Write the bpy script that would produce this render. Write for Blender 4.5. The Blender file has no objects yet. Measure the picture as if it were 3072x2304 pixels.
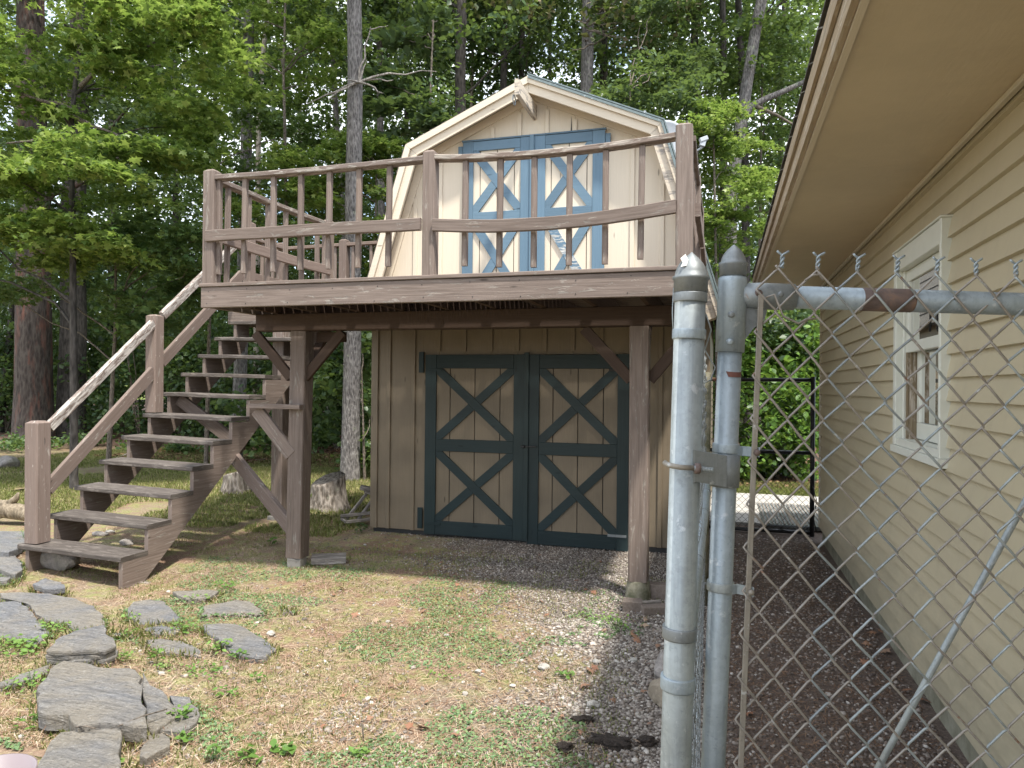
import bpy, bmesh, math, random
import numpy as np
from mathutils import Vector, Matrix
random.seed(7); rng = np.random.default_rng(11)
S = bpy.context.scene
C = S.collection
R = math.radians
# ------------------------------------------------------------------ camera, world, sun, exposure
F = 2140.0
cam_d = bpy.data.cameras.new('camera'); cam = bpy.data.objects.new('camera', cam_d); C.objects.link(cam)
cam_d.sensor_width = 36.0; cam_d.lens = 36.0 * F / 3072.0
cam_d.clip_start = 0.05; cam_d.clip_end = 600.0
CR = Matrix.Rotation(R(16.4), 3, 'Z') @ Matrix.Rotation(R(90) + 0.0037, 3, 'X') @ Matrix.Rotation(0.0098, 3, 'Z')
CAMP = Vector((0, 0, 1.6))
cam.matrix_world = Matrix.Translation(CAMP) @ CR.to_4x4()
S.camera = cam
S.render.resolution_x = 1024; S.render.resolution_y = 768

SUN = Vector((0.345, -0.31, 1.0)).normalized()          # towards the sun
sun_el = math.asin(SUN.z); sun_az = math.atan2(SUN.x, SUN.y)
W_ = bpy.data.worlds.new('World'); S.world = W_; W_.use_nodes = True
nt = W_.node_tree; nt.nodes.clear()
def wn(t, **k):
    n = nt.nodes.new(t)
    for a, b in k.items(): setattr(n, a, b)
    return n
sky = wn('ShaderNodeTexSky', sky_type='NISHITA', sun_disc=False, sun_elevation=sun_el, sun_rotation=sun_az)
sky.air_density = 1.0; sky.dust_density = 1.5; sky.ozone_density = 1.0
bgs = wn('ShaderNodeBackground'); bgs.inputs['Strength'].default_value = 0.15
tc = wn('ShaderNodeTexCoord'); mp = wn('ShaderNodeMapping'); mp.inputs['Scale'].default_value = (1, 1, 2.2)
no = wn('ShaderNodeTexNoise'); no.inputs['Scale'].default_value = 2.6; no.inputs['Detail'].default_value = 6
cr = wn('ShaderNodeValToRGB'); cr.color_ramp.elements[0].position = 0.36; cr.color_ramp.elements[1].position = 0.56
mx = wn('ShaderNodeMix', data_type='RGBA'); mx.inputs[7].default_value = (7.2, 7.6, 8.2, 1)
out = wn('ShaderNodeOutputWorld')
L = nt.links.new
L(tc.outputs['Generated'], mp.inputs[0]); L(mp.outputs[0], no.inputs['Vector']); L(no.outputs['Fac'], cr.inputs[0])
L(cr.outputs[0], mx.inputs[0]); L(sky.outputs[0], mx.inputs[6]); L(mx.outputs[2], bgs.inputs[0]); L(bgs.outputs[0], out.inputs[0])
sd = bpy.data.lights.new('sun', 'SUN'); so = bpy.data.objects.new('sun', sd); C.objects.link(so)
sd.energy = 3.8; sd.angle = R(3.2); sd.color = (1.0, 0.95, 0.87)
so.rotation_euler = SUN.to_track_quat('Z', 'Y').to_euler()
so.location = (0, 0, 30)
S.view_settings.view_transform = 'Standard'; S.view_settings.look = 'None'
S.view_settings.exposure = 1.06; S.view_settings.gamma = 1.0; S.view_settings.use_curve_mapping = False

# ------------------------------------------------------------------ measuring helpers (photo point -> place)
def ray(px, py):
    d = CR @ Vector(((px - 1536) / F, -(py - 1152) / F, -1.0)); return d
def at_depth(px, py, Z): return CAMP + ray(px, py) * Z
def at_y(px, py, Y):
    d = ray(px, py); return CAMP + d * (Y / d.y)
def at_x(px, py, X):
    d = ray(px, py); return CAMP + d * (X / d.x)
def at_z(px, py, z=0.0):
    d = ray(px, py); return CAMP + d * ((z - 1.6) / d.z)

# ------------------------------------------------------------------ noise for laying things out
_lat = rng.random((64, 64))
def vnoise(x, y, s=1.0, o=0.0):
    x = np.asarray(x, float) * s + 13.7 + o; y = np.asarray(y, float) * s + 7.3 + o * 1.7
    xi = np.floor(x).astype(int); yi = np.floor(y).astype(int); fx = x - xi; fy = y - yi
    fx = fx * fx * (3 - 2 * fx); fy = fy * fy * (3 - 2 * fy)
    a = _lat[xi % 64, yi % 64]; b = _lat[(xi + 1) % 64, yi % 64]; c = _lat[xi % 64, (yi + 1) % 64]; d = _lat[(xi + 1) % 64, (yi + 1) % 64]
    return (a * (1 - fx) + b * fx) * (1 - fy) + (c * (1 - fx) + d * fx) * fy
def fnoise(x, y, s=1.0, o=0.0):
    return (vnoise(x, y, s, o) + .5 * vnoise(x, y, s * 2.1, o + 5) + .25 * vnoise(x, y, s * 4.3, o + 11)) / 1.75
def gz(x, y):
    x = np.asarray(x, float); y = np.asarray(y, float)
    h = -0.09 * np.exp(-(((x + 4.7) / 1.0) ** 2 + ((y - 4.75) / 0.7) ** 2))
    h = h + 0.03 * (fnoise(x, y, .7) - .5) + 0.014 * (fnoise(x, y, 4.0, 3) - .5)
    far = np.clip((y - 11) / 10, 0, 1) * np.clip((-x) / 3, 0, 1)
    h = h + far * 0.35 * (fnoise(x, y, .25, 9) - .3)
    near = np.exp(-(((x + .3) / 4.2) ** 2)) * np.clip(1 - np.abs(y - 7.5) / 1.5, 0, 1)
    return h - near * 0.015 - 0.0
def gzf(x, y): return float(gz(x, y))

# ------------------------------------------------------------------ materials
M = {}
class NB:
    def __init__(s, name):
        s.m = bpy.data.materials.new(name); s.m.use_nodes = True; s.t = s.m.node_tree; s.t.nodes.clear()
        s.o = s.n('ShaderNodeOutputMaterial'); s.b = s.n('ShaderNodeBsdfPrincipled'); s.l(s.b.outputs[0], s.o.inputs[0])
        M[name] = s.m
    def n(s, t, **k):
        n = s.t.nodes.new(t)
        for a, b in k.items(): setattr(n, a, b)
        return n
    def l(s, a, b): s.t.links.new(a, b)
    def coord(s, kind='Object', scale=(1, 1, 1)):
        c = s.n('ShaderNodeTexCoord'); m = s.n('ShaderNodeMapping'); m.inputs['Scale'].default_value = scale
        s.l(c.outputs[kind], m.inputs[0]); return m.outputs[0]
    def world(s, scale=(1, 1, 1)):
        c = s.n('ShaderNodeNewGeometry'); m = s.n('ShaderNodeMapping'); m.inputs['Scale'].default_value = scale
        s.l(c.outputs['Position'], m.inputs[0]); return m.outputs[0]
    def noise(s, vec, scale, detail=4, rough=.55, dist=0):
        n = s.n('ShaderNodeTexNoise'); n.inputs['Scale'].default_value = scale; n.inputs['Detail'].default_value = detail
        n.inputs['Roughness'].default_value = rough; n.inputs['Distortion'].default_value = dist; s.l(vec, n.inputs['Vector']); return n.outputs['Fac']
    def vor(s, vec, scale, feature='F1', out='Distance'):
        n = s.n('ShaderNodeTexVoronoi'); n.feature = feature; n.inputs['Scale'].default_value = scale; s.l(vec, n.inputs['Vector']); return n.outputs[out]
    def ramp(s, f, stops):
        n = s.n('ShaderNodeValToRGB'); e = n.color_ramp.elements
        while len(e) < len(stops): e.new(0.5)
        for i, (p, c) in enumerate(stops):
            e[i].position = p; e[i].color = (*(c if hasattr(c, '__len__') else (c, c, c)), 1)[:4]
        s.l(f, n.inputs[0]); return n.outputs[0]
    def mix(s, f, a, b, mode='MIX'):
        n = s.n('ShaderNodeMix', data_type='RGBA', blend_type=mode)
        for i, v in ((0, f), (6, a), (7, b)):
            if isinstance(v, (int, float)): n.inputs[i].default_value = v if i == 0 else (v, v, v, 1)
            elif isinstance(v, tuple): n.inputs[i].default_value = (*v, 1)
            else: s.l(v, n.inputs[i])
        return n.outputs[2]
    def math(s, op, a, b=0.0):
        n = s.n('ShaderNodeMath', operation=op)
        for i, v in ((0, a), (1, b)):
            if isinstance(v, (int, float)): n.inputs[i].default_value = v
            else: s.l(v, n.inputs[i])
        return n.outputs[0]
    def col(s, v):
        if isinstance(v, tuple): s.b.inputs['Base Color'].default_value = (*v, 1)
        else: s.l(v, s.b.inputs['Base Color'])
    def rough(s, v):
        if isinstance(v, (int, float)): s.b.inputs['Roughness'].default_value = v
        else: s.l(v, s.b.inputs['Roughness'])
    def bump(s, h, strength=.3, dist=.01):
        n = s.n('ShaderNodeBump'); n.inputs['Strength'].default_value = strength; n.inputs['Distance'].default_value = dist
        s.l(h, n.inputs['Height']); s.l(n.outputs[0], s.b.inputs['Normal'])

def timber(name, paint, paint2, bare, wear, white=0.0, rough=.75, dirt=.0):
    """painted or stained timber, grain along U of the UV map"""
    b = NB(name); g = b.coord('UV', (1.1, 26, 1)); w = b.coord('UV', (2.2, 9, 1)); p = b.coord('UV', (1, 1, 1))
    grain = b.noise(g, 2.4, 6, .62, .6); big = b.noise(p, 1.7, 3)
    base = b.mix(b.ramp(grain, [(.35, 0.0), (.68, 1.0)]), paint2, paint)
    base = b.mix(b.ramp(big, [(.3, 0.0), (.75, .5)]), base, paint2)
    rg = b.ramp(grain, [(.42, 0.0), (.56, 1.0)])
    wm = b.ramp(b.noise(w, 2.6, 6, .68, .8), [(wear, 0.0), (wear + .07, 1.0)])
    bare_c = b.mix(rg, tuple(c * .62 for c in bare), bare)
    base = b.mix(wm, base, bare_c)
    if white > 0:
        f = b.ramp(b.noise(b.coord('UV', (3.2, 34, 1)), 2.2, 5, .7, .4), [(white, 0.0), (white + .03, 1.0)])
        base = b.mix(f, base, (.62, .58, .53))
    vo = b.vor(b.coord('UV', (1.3, 5.5, 1)), 1.6)
    base = b.mix(b.ramp(vo, [(.045, .7), (.09, 0.0)]), base, tuple(c * .28 for c in paint2))
    if name not in ('cream_paint', 'cream_low_shaded'):
        oi = b.n('ShaderNodeObjectInfo'); base = b.mix(1.0, base, b.ramp(oi.outputs['Random'], [(0, (.80, .79, .78)), (.6, (1.0, 1.0, 1.0)), (1, (1.0, .97, .93))]), 'MULTIPLY')
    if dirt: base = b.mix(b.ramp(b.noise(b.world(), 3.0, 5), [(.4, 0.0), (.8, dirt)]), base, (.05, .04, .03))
    b.col(base); b.rough(rough); b.bump(b.math('ADD', grain, b.math('MULTIPLY', wm, .35)), .55, .004)
    b.b.inputs['Specular IOR Level'].default_value = .25
    return b
timber('deck_brown', (.26, .208, .178), (.15, .117, .098), (.31, .275, .24), .57, .72)
timber('deck_brown_worn', (.225, .175, .15), (.165, .125, .105), (.34, .30, .265), .585, .66)
timber('deck_brown_shaded', (.085, .056, .040), (.06, .038, .027), (.10, .075, .058), .70)  # darker stain, deepened to carry the shade below the deck
timber('tread_wood', (.125, .107, .095), (.075, .064, .057), (.18, .158, .14), .50, .73)
timber('handrail_white', (.24, .19, .165), (.16, .125, .105), (.50, .46, .42), .46, .56)
timber('rail_grey', (.235, .19, .165), (.16, .126, .107), (.38, .345, .305), .50, .63)
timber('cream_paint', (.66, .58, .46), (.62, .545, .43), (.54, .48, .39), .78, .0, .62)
timber('cream_low_shaded', (.225, .180, .125), (.20, .160, .112), (.15, .12, .09), .74, .0, .42, .25)  # browner, dirtier cream of the lower wall, darkened further for deck shade
timber('cream_worn', (.60, .53, .43), (.52, .46, .37), (.33, .30, .27), .52, .0, .7)
timber('blue_paint', (.135, .215, .285), (.115, .188, .25), (.36, .40, .42), .715, .0, .5)
timber('blue_peeled', (.135, .215, .285), (.115, .188, .25), (.62, .62, .58), .50, .0, .6)
timber('teal_paint_shaded', (.026, .044, .047), (.020, .036, .039), (.075, .08, .08), .70, .0, .42, .1)  # lower door paint with the shade under the deck put into its colour
timber('grey_wood', (.27, .24, .21), (.17, .15, .13), (.4, .36, .32), .5)
timber('rough_fascia', (.44, .36, .26), (.34, .265, .18), (.5, .42, .32), .5)
timber('jamb_wood', (.32, .26, .18), (.16, .12, .07), (.5, .44, .36), .5)

b = NB('siding'); n1 = b.noise(b.world(), 1.1, 4); n2 = b.noise(b.world((1, 3, 40)), 3, 3)
c = b.mix(b.ramp(n1, [(.35, 0.0), (.7, 1.0)]), (.475, .415, .285), (.43, .38, .265))
yv = b.n('ShaderNodeSeparateXYZ'); b.l(b.world(), yv.inputs[0])
moss = b.ramp(b.math('ADD', b.math('MULTIPLY', yv.outputs[2], -.9), b.math('MULTIPLY', b.noise(b.world((1, .8, 3)), 3.5, 6, .75), 1.1)), [(.0, 0.0), (.42, 1.0)])
c = b.mix(b.math('MULTIPLY', moss, .6), c, (.25, .225, .16))
c = b.mix(b.ramp(b.noise(b.world((1, 5, 1.2)), 2.2, 6, .7), [(.52, 0.0), (.75, .35)]), c, (.34, .29, .21))
b.col(c); b.rough(.45); b.bump(n2, .08, .002)
b = NB('soffit'); n1 = b.noise(b.world((.6, 1.4, 1)), 5, 5, .6, 1.2); n2 = b.noise(b.world((9, 1.3, 1)), 8, 5)
b.col(b.mix(b.ramp(b.noise(b.world(), 1.3, 5, .7), [(.35, 0.0), (.7, 1.0)]), (.60, .495, .345), (.51, .42, .29))); b.rough(.6); b.bump(b.math('ADD', n1, n2), .28, .004)
b = NB('trim_cream'); b.col(b.mix(b.noise(b.world(), 6, 4), (.58, .53, .42), (.50, .45, .35))); b.rough(.5)
b = NB('window_white'); b.col(b.mix(b.noise(b.world(), 12, 4), (.66, .67, .60), (.57, .58, .51))); b.rough(.4)
b = NB('curtain'); b.col(b.mix(b.noise(b.world((1, 60, .5)), 2, 3), (.42, .44, .42), (.12, .13, .13))); b.rough(.8)
b = NB('dark_interior'); b.col((.02, .022, .022)); b.rough(.9)
b = NB('glass'); b.t.nodes.remove(b.b)
gl = b.n('ShaderNodeBsdfGlossy'); gl.inputs['Roughness'].default_value = .01; tr = b.n('ShaderNodeBsdfTransparent'); tr.inputs[0].default_value = (.82, .86, .84, 1)
fr = b.n('ShaderNodeFresnel'); fr.inputs[0].default_value = 1.75; ms = b.n('ShaderNodeMixShader')
b.l(fr.outputs[0], ms.inputs[0]); b.l(tr.outputs[0], ms.inputs[1]); b.l(gl.outputs[0], ms.inputs[2]); b.l(ms.outputs[0], b.o.inputs[0])
b = NB('concrete'); n = b.noise(b.world(), 9, 6, .7)
b.col(b.ramp(n, [(.3, (.14, .13, .115)), (.7, (.33, .31, .28))])); b.rough(.9); b.bump(n, .5, .01)
b = NB('mossy_concrete'); n = b.noise(b.world(), 14, 6, .7)
b.col(b.ramp(n, [(.35, (.10, .10, .055)), (.6, (.24, .22, .16))])); b.rough(.95); b.bump(n, .8, .015)
b = NB('foundation'); n = b.noise(b.world((1, 1, 1)), 7, 6, .7)
b.col(b.ramp(n, [(.3, (.13, .125, .08)), (.65, (.27, .26, .20))])); b.rough(.9); b.bump(n, .5, .01)
b = NB('pad_concrete'); n = b.noise(b.world(), 5, 6, .7)
b.col(b.ramp(n, [(.3, (.30, .285, .26)), (.7, (.42, .405, .37))])); b.rough(.9)

def galv(name, tint, rust, rough=.42):
    b = NB(name); v = b.world(); n = b.noise(v, 16, 6, .65, .4); st = b.noise(b.world((26, 26, 2.2)), 3.2, 5, .6)
    sp = b.vor(v, 120, 'F1', 'Color'); spg = b.n('ShaderNodeRGBToBW'); b.l(sp, spg.inputs[0])
    c = b.mix(b.ramp(n, [(.3, 0.0), (.72, 1.0)]), tuple(t * .72 for t in tint), tint)
    c = b.mix(b.math('MULTIPLY', spg.outputs[0], .22), c, tuple(t * 1.5 for t in tint))
    c = b.mix(b.ramp(b.noise(v, 70, 4, .7), [(.34, .35), (.42, 0.0)]), c, tuple(t * .5 for t in tint))
    c = b.mix(b.ramp(st, [(.5, 0.0), (.75, .55)]), c, tuple(t * .55 for t in tint))
    c = b.mix(b.ramp(b.noise(v, 34, 4, .6), [(.63, 0.0), (.70, .6)]), c, (.62, .64, .64))
    rm = b.ramp(b.noise(v, 9, 6, .7, .8), [(rust, 0.0), (rust + .06, 1.0)])
    c = b.mix(rm, c, b.mix(n, (.20, .085, .04), (.30, .15, .085)))
    b.col(c); b.b.inputs['Metallic'].default_value = .35
    b.rough(b.ramp(n, [(.2, rough - .08), (.8, rough + .2)])); b.bump(b.math('ADD', n, b.math('MULTIPLY', st, .5)), .22, .0015)
galv('galvanised', (.38, .42, .425), .84)
galv('galvanised_blue', (.37, .43, .465), .82)
galv('galvanised_dull', (.25, .27, .275), .72)
galv('galvanised_rusty', (.30, .33, .34), .60)
b = NB('rust'); n = b.noise(b.world(), 22, 6, .7, .6); b.col(b.ramp(n, [(.3, (.085, .062, .055)), (.55, (.16, .115, .10)), (.72, (.25, .15, .10)), (.82, (.42, .36, .32))])); b.rough(.75); b.bump(n, .4, .002)
galv('wire_grey', (.34, .31, .275), .62, .5)
galv('bar_metal', (.33, .30, .255), .74, .5)
galv('zinc_drip', (.17, .21, .205), .9, .35)
b = NB('rust_hole'); b.col((.16, .07, .055)); b.rough(.9)
b = NB('black_metal'); b.col((.014, .014, .015)); b.rough(.45)
b = NB('black_iron'); b.col((.025, .025, .025)); b.rough(.6)
b = NB('dish_grey'); b.col((.40, .43, .46)); b.rough(.4)
b = NB('bird_lime'); b.col((.75, .74, .70)); b.rough(.8)
b = NB('bucket_plastic'); b.col((.21, .175, .185)); b.rough(.45)
b = NB('shingle'); n = b.noise(b.world(), 30, 6, .8)
b.col(b.ramp(n, [(.3, (.045, .045, .04)), (.7, (.14, .13, .11))])); b.rough(.95); b.bump(n, .8, .01)
b = NB('slate'); v = b.world(); wv = b.noise(b.world((1.6, 7, 7)), 3.2, 7, .68, 1.5); n = b.noise(v, 55, 6, .8); bg = b.noise(v, 2.6, 5, .65, .5)
oi = b.n('ShaderNodeObjectInfo')
c = b.ramp(wv, [(.28, (.095, .10, .11)), (.5, (.175, .178, .188)), (.72, (.27, .265, .255))])
c = b.mix(b.ramp(b.math('ADD', bg, b.math('MULTIPLY', oi.outputs['Random'], .22)), [(.46, 0.0), (.76, .8)]), c, (.27, .235, .18))
c = b.mix(b.ramp(n, [(.54, 0.0), (.66, .65)]), c, (.42, .405, .375))
c = b.mix(b.ramp(n, [(.34, .7), (.46, 0.0)]), c, (.05, .05, .055))
b.col(c); b.rough(.6); b.bump(b.math('ADD', b.math('MULTIPLY', wv, 2.2), n), 1.0, .016)
b = NB('fieldstone'); v = b.world(); n = b.noise(v, 24, 6, .75); bg = b.noise(v, 4, 4)
c = b.ramp(n, [(.3, (.14, .125, .115)), (.7, (.34, .31, .28))]); c = b.mix(b.ramp(bg, [(.5, 0.0), (.7, .5)]), c, (.14, .15, .07))
b.col(c); b.rough(.9); b.bump(n, .8, .012)
b = NB('pale_stone'); n = b.noise(b.world(), 40, 5, .7)
b.col(b.ramp(n, [(.3, (.24, .22, .19)), (.7, (.42, .40, .36))])); b.rough(.9); b.bump(n, .5, .006)
b = NB('tan_rock'); n = b.noise(b.world(), 18, 6, .75)
b.col(b.ramp(n, [(.3, (.15, .12, .085)), (.7, (.33, .28, .21))])); b.rough(.9); b.bump(n, .8, .012)
b = NB('brick'); n = b.noise(b.world(), 50, 5, .7)
b.col(b.ramp(n, [(.3, (.13, .10, .08)), (.7, (.22, .18, .15))])); b.rough(.95); b.bump(n, .5, .006)
b = NB('dirt_clump'); n = b.noise(b.world(), 60, 6, .8)
b.col(b.ramp(n, [(.3, (.02, .015, .012)), (.7, (.075, .055, .042))])); b.rough(1); b.bump(n, 1, .02)

def attr_mat(name, stops, trans=0.0, rough=.6, spec=.3, worldmix=None):
    """base colour picked per leaf / per stone from the 'rnd' face attribute"""
    b = NB(name); a = b.n('ShaderNodeAttribute', attribute_name='rnd'); c = b.ramp(a.outputs['Fac'], stops)
    if worldmix: c = b.mix(b.ramp(b.noise(b.world(), worldmix[0], 3), [(.38, 0.0), (.66, 1.0)]), c, b.mix(.6, c, worldmix[1]))
    b.col(c); b.rough(rough); b.b.inputs['Specular IOR Level'].default_value = spec
    if trans > 0:
        t = b.n('ShaderNodeBsdfTranslucent'); m = b.n('ShaderNodeMixShader'); m.inputs[0].default_value = trans
        b.l(b.mix(.55, c, (.27, .38, .06)), t.inputs[0])
        b.l(b.b.outputs[0], m.inputs[1]); b.l(t.outputs[0], m.inputs[2]); b.l(m.outputs[0], b.o.inputs[0])
    return b
attr_mat('leaf_maple', [(0, (.04, .08, .035)), (.5, (.078, .14, .048)), (1, (.16, .235, .08))], .38, .42, .5)
attr_mat('leaf_bright', [(0, (.06, .12, .03)), (.5, (.16, .25, .055)), (1, (.32, .39, .11))], .48, .42, .5)
attr_mat('leaf_dark', [(0, (.028, .058, .028)), (.5, (.05, .098, .038)), (1, (.10, .16, .058))], .34, .45, .5)
attr_mat('leaf_grey', [(0, (.05, .085, .045)), (.5, (.085, .135, .065)), (1, (.12, .18, .09))], .3, .4, .45)
attr_mat('leaf_vine', [(0, (.05, .11, .02)), (.5, (.10, .20, .032)), (1, (.16, .28, .05))], .35, .42, .4)
attr_mat('needle_green', [(0, (.04, .07, .025)), (.6, (.08, .11, .045)), (1, (.22, .17, .11))], .2, .6)
attr_mat('weed_leaf', [(0, (.06, .13, .03)), (.5, (.12, .22, .045)), (1, (.20, .32, .08))], .3, .5)
attr_mat('clover', [(0, (.08, .14, .065)), (.5, (.14, .225, .10)), (1, (.22, .31, .13))], .25, .55)
attr_mat('grass_blades', [(0, (.15, .20, .05)), (.45, (.29, .32, .10)), (1, (.48, .43, .22))], .3, .6)
attr_mat('straw', [(0, (.15, .08, .048)), (.35, (.27, .165, .10)), (.75, (.40, .30, .205)), (1, (.54, .45, .34))], .0, .7)
attr_mat('gravel', [(0, (.12, .10, .085)), (.4, (.245, .21, .18)), (.85, (.36, .325, .28)), (1, (.52, .48, .43))], .0, .8)
attr_mat('gravel_brown', [(0, (.09, .07, .06)), (.5, (.19, .155, .13)), (.9, (.31, .27, .235)), (1, (.5, .47, .43))], .0, .8)
attr_mat('litter', [(0, (.075, .04, .024)), (.5, (.17, .095, .055)), (1, (.33, .2, .12))], .0, .8)
b = NB('dead_leaf'); oi = b.n('ShaderNodeObjectInfo'); n = b.noise(b.coord('Object'), 30, 4)
c = b.ramp(oi.outputs['Random'], [(0, (.24, .11, .06)), (.35, (.30, .165, .095)), (.7, (.22, .135, .09)), (1, (.40, .30, .20))])
b.col(b.mix(b.math('MULTIPLY', n, .5), c, (.12, .06, .035))); b.rough(.7)

def bark(name, a, c2, sc=1.0, lichen=0.0, red=0.0):
    b = NB(name); v = b.world((9 * sc, 9 * sc, 2.2 * sc)); n = b.noise(v, 2.3, 6, .7, 1.0); vo = b.vor(b.world((16 * sc, 16 * sc, 5 * sc)), 1.7)
    h = b.math('ADD', n, b.math('MULTIPLY', vo, .5)); c = b.ramp(h, [(.45, tuple(x * .35 for x in a)), (.68, a), (.95, c2)])
    if lichen: c = b.mix(b.ramp(b.noise(b.world(), 5, 6, .75), [(lichen, 0.0), (lichen + .1, .85)]), c, (.34, .37, .27))
    if red: c = b.mix(b.ramp(b.noise(b.world((4, 4, .8)), 1.4, 5, .7), [(red, 0.0), (red + .15, .6)]), c, (.16, .06, .04))
    b.col(c); b.rough(.95); b.bump(h, 1.0, .03)
bark('bark_grey', (.125, .115, .11), (.235, .222, .21), 1.3, .60)
bark('bark_dark', (.048, .042, .037), (.095, .084, .075), .7, .70)
bark('bark_red', (.040, .031, .027), (.075, .063, .055), .6, .78, .52)
bark('bark_pale', (.34, .29, .24), (.48, .43, .37), .8, .66)
bark('bark_twig', (.14, .115, .09), (.24, .2, .16), 2.0, .62)
bark('dead_wood', (.26, .23, .20), (.46, .42, .38), 1.4, .63)
bark('stump_wood', (.15, .125, .10), (.34, .30, .26), 1.0, .62)
bark('log_wood', (.20, .16, .11), (.32, .265, .195), .8, .74)
b = NB('moss'); n = b.noise(b.world(), 40, 5, .8); b.col(b.ramp(n, [(.3, (.05, .07, .01)), (.7, (.16, .20, .03))])); b.rough(1); b.bump(n, 1, .02)

# ------------------------------------------------------------------ ground material
b = NB('ground'); P = b.world(); sep = b.n('ShaderNodeSeparateXYZ'); b.l(P, sep.inputs[0]); X, Y = sep.outputs[0], sep.outputs[1]
fine = b.noise(P, 60, 6, .8); mid = b.noise(P, 7, 5, .65); big = b.noise(P, 1.3, 4, .6)
soil = b.ramp(fine, [(.3, (.12, .08, .052)), (.55, (.25, .19, .128)), (.75, (.40, .335, .24))])
red = b.ramp(fine, [(.3, (.12, .06, .038)), (.6, (.25, .145, .095)), (.8, (.38, .26, .17))])
soil = b.mix(b.ramp(big, [(.42, 0.0), (.6, .8)]), soil, red)
green = b.ramp(fine, [(.3, (.09, .10, .03)), (.55, (.24, .25, .085)), (.78, (.38, .36, .15))])
soil = b.mix(b.ramp(mid, [(.44, 0.0), (.60, .8)]), soil, green)
grav = b.ramp(b.vor(P, 55, 'F1', 'Distance'), [(.08, (.36, .325, .285)), (.35, (.25, .215, .18)), (.6, (.09, .07, .056))])
gv = b.math('ADD', b.math('MULTIPLY', X, .6), b.math('ADD', b.math('MULTIPLY', b.noise(P, 1.1, 4, .6), 1.3), b.math('ADD', b.math('MULTIPLY', b.math('MAXIMUM', b.math('SUBTRACT', Y, 4.6), 0.0), .40), .28)))
gm = b.ramp(gv, [(.10, 0.0), (.55, 1.0)])
soil = b.mix(gm, soil, grav)
mulch = b.ramp(fine, [(.3, (.045, .032, .025)), (.55, (.13, .095, .075)), (.75, (.26, .21, .17))])
mulch = b.mix(b.ramp(b.noise(P, 3.1, 5, .7), [(.55, 0.0), (.66, .7)]), mulch, grav)
soil = b.mix(b.ramp(X, [(-.10, 0.0), (.06, 1.0)]), soil, mulch)
wood_floor = b.ramp(fine, [(.3, (.045, .026, .017)), (.55, (.13, .075, .05)), (.8, (.27, .165, .11))])
wm = b.ramp(b.math('ADD', Y, b.math('MULTIPLY', mid, 3.5)), [(0.0, 0.0), (1.0, 1.0)])
wmr = b.n('ShaderNodeMapRange'); wmr.inputs[1].default_value = 13.5; wmr.inputs[2].default_value = 16.5
b.l(b.math('ADD', Y, b.math('MULTIPLY', mid, 3.0)), wmr.inputs[0])
soil = b.mix(wmr.outputs[0], soil, wood_floor)
b.col(soil); b.rough(.95); b.bump(b.math('ADD', fine, b.vor(P, 55, 'F1', 'Distance')), .6, .012)

# ------------------------------------------------------------------ object helpers
ORG = {}
def tag(o, label=None, cat=None, group=None, kind=None):
    if label: o['label'] = label
    if cat: o['category'] = cat
    if group: o['group'] = group
    if kind: o['kind'] = kind
    return o
def thing(name, loc, label, cat, group=None):
    o = bpy.data.objects.new(name, None); C.objects.link(o); o.location = Vector(loc); o.empty_display_size = .1
    ORG[o.name] = Vector(loc); return tag(o, label, cat, group)
def link(name, me, mat, parent=None, at0=None):
    """mesh given in world coordinates -> object whose origin is the thing's base"""
    org = ORG[parent.name] if parent else Vector(at0 or (0, 0, 0))
    if org.length > 0: me.transform(Matrix.Translation(-org))
    me.materials.append(M[mat]) if isinstance(mat, str) else None
    o = bpy.data.objects.new(name, me); C.objects.link(o)
    if parent: o.parent = parent; ORG[o.name] = org
    else: o.location = org; ORG[o.name] = org
    return o
def pydata(name, v, f, uv=None, smooth=False):
    me = bpy.data.meshes.new(name); me.from_pydata([tuple(p) for p in v], [], f)
    if uv is not None:
        l = me.uv_layers.new(name='UVMap')
        l.data.foreach_set('uv', np.array([c for face in uv for c in face], dtype=np.float32).ravel())
    if smooth: me.polygons.foreach_set('use_smooth', [True] * len(me.polygons))
    me.update(); return me
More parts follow.
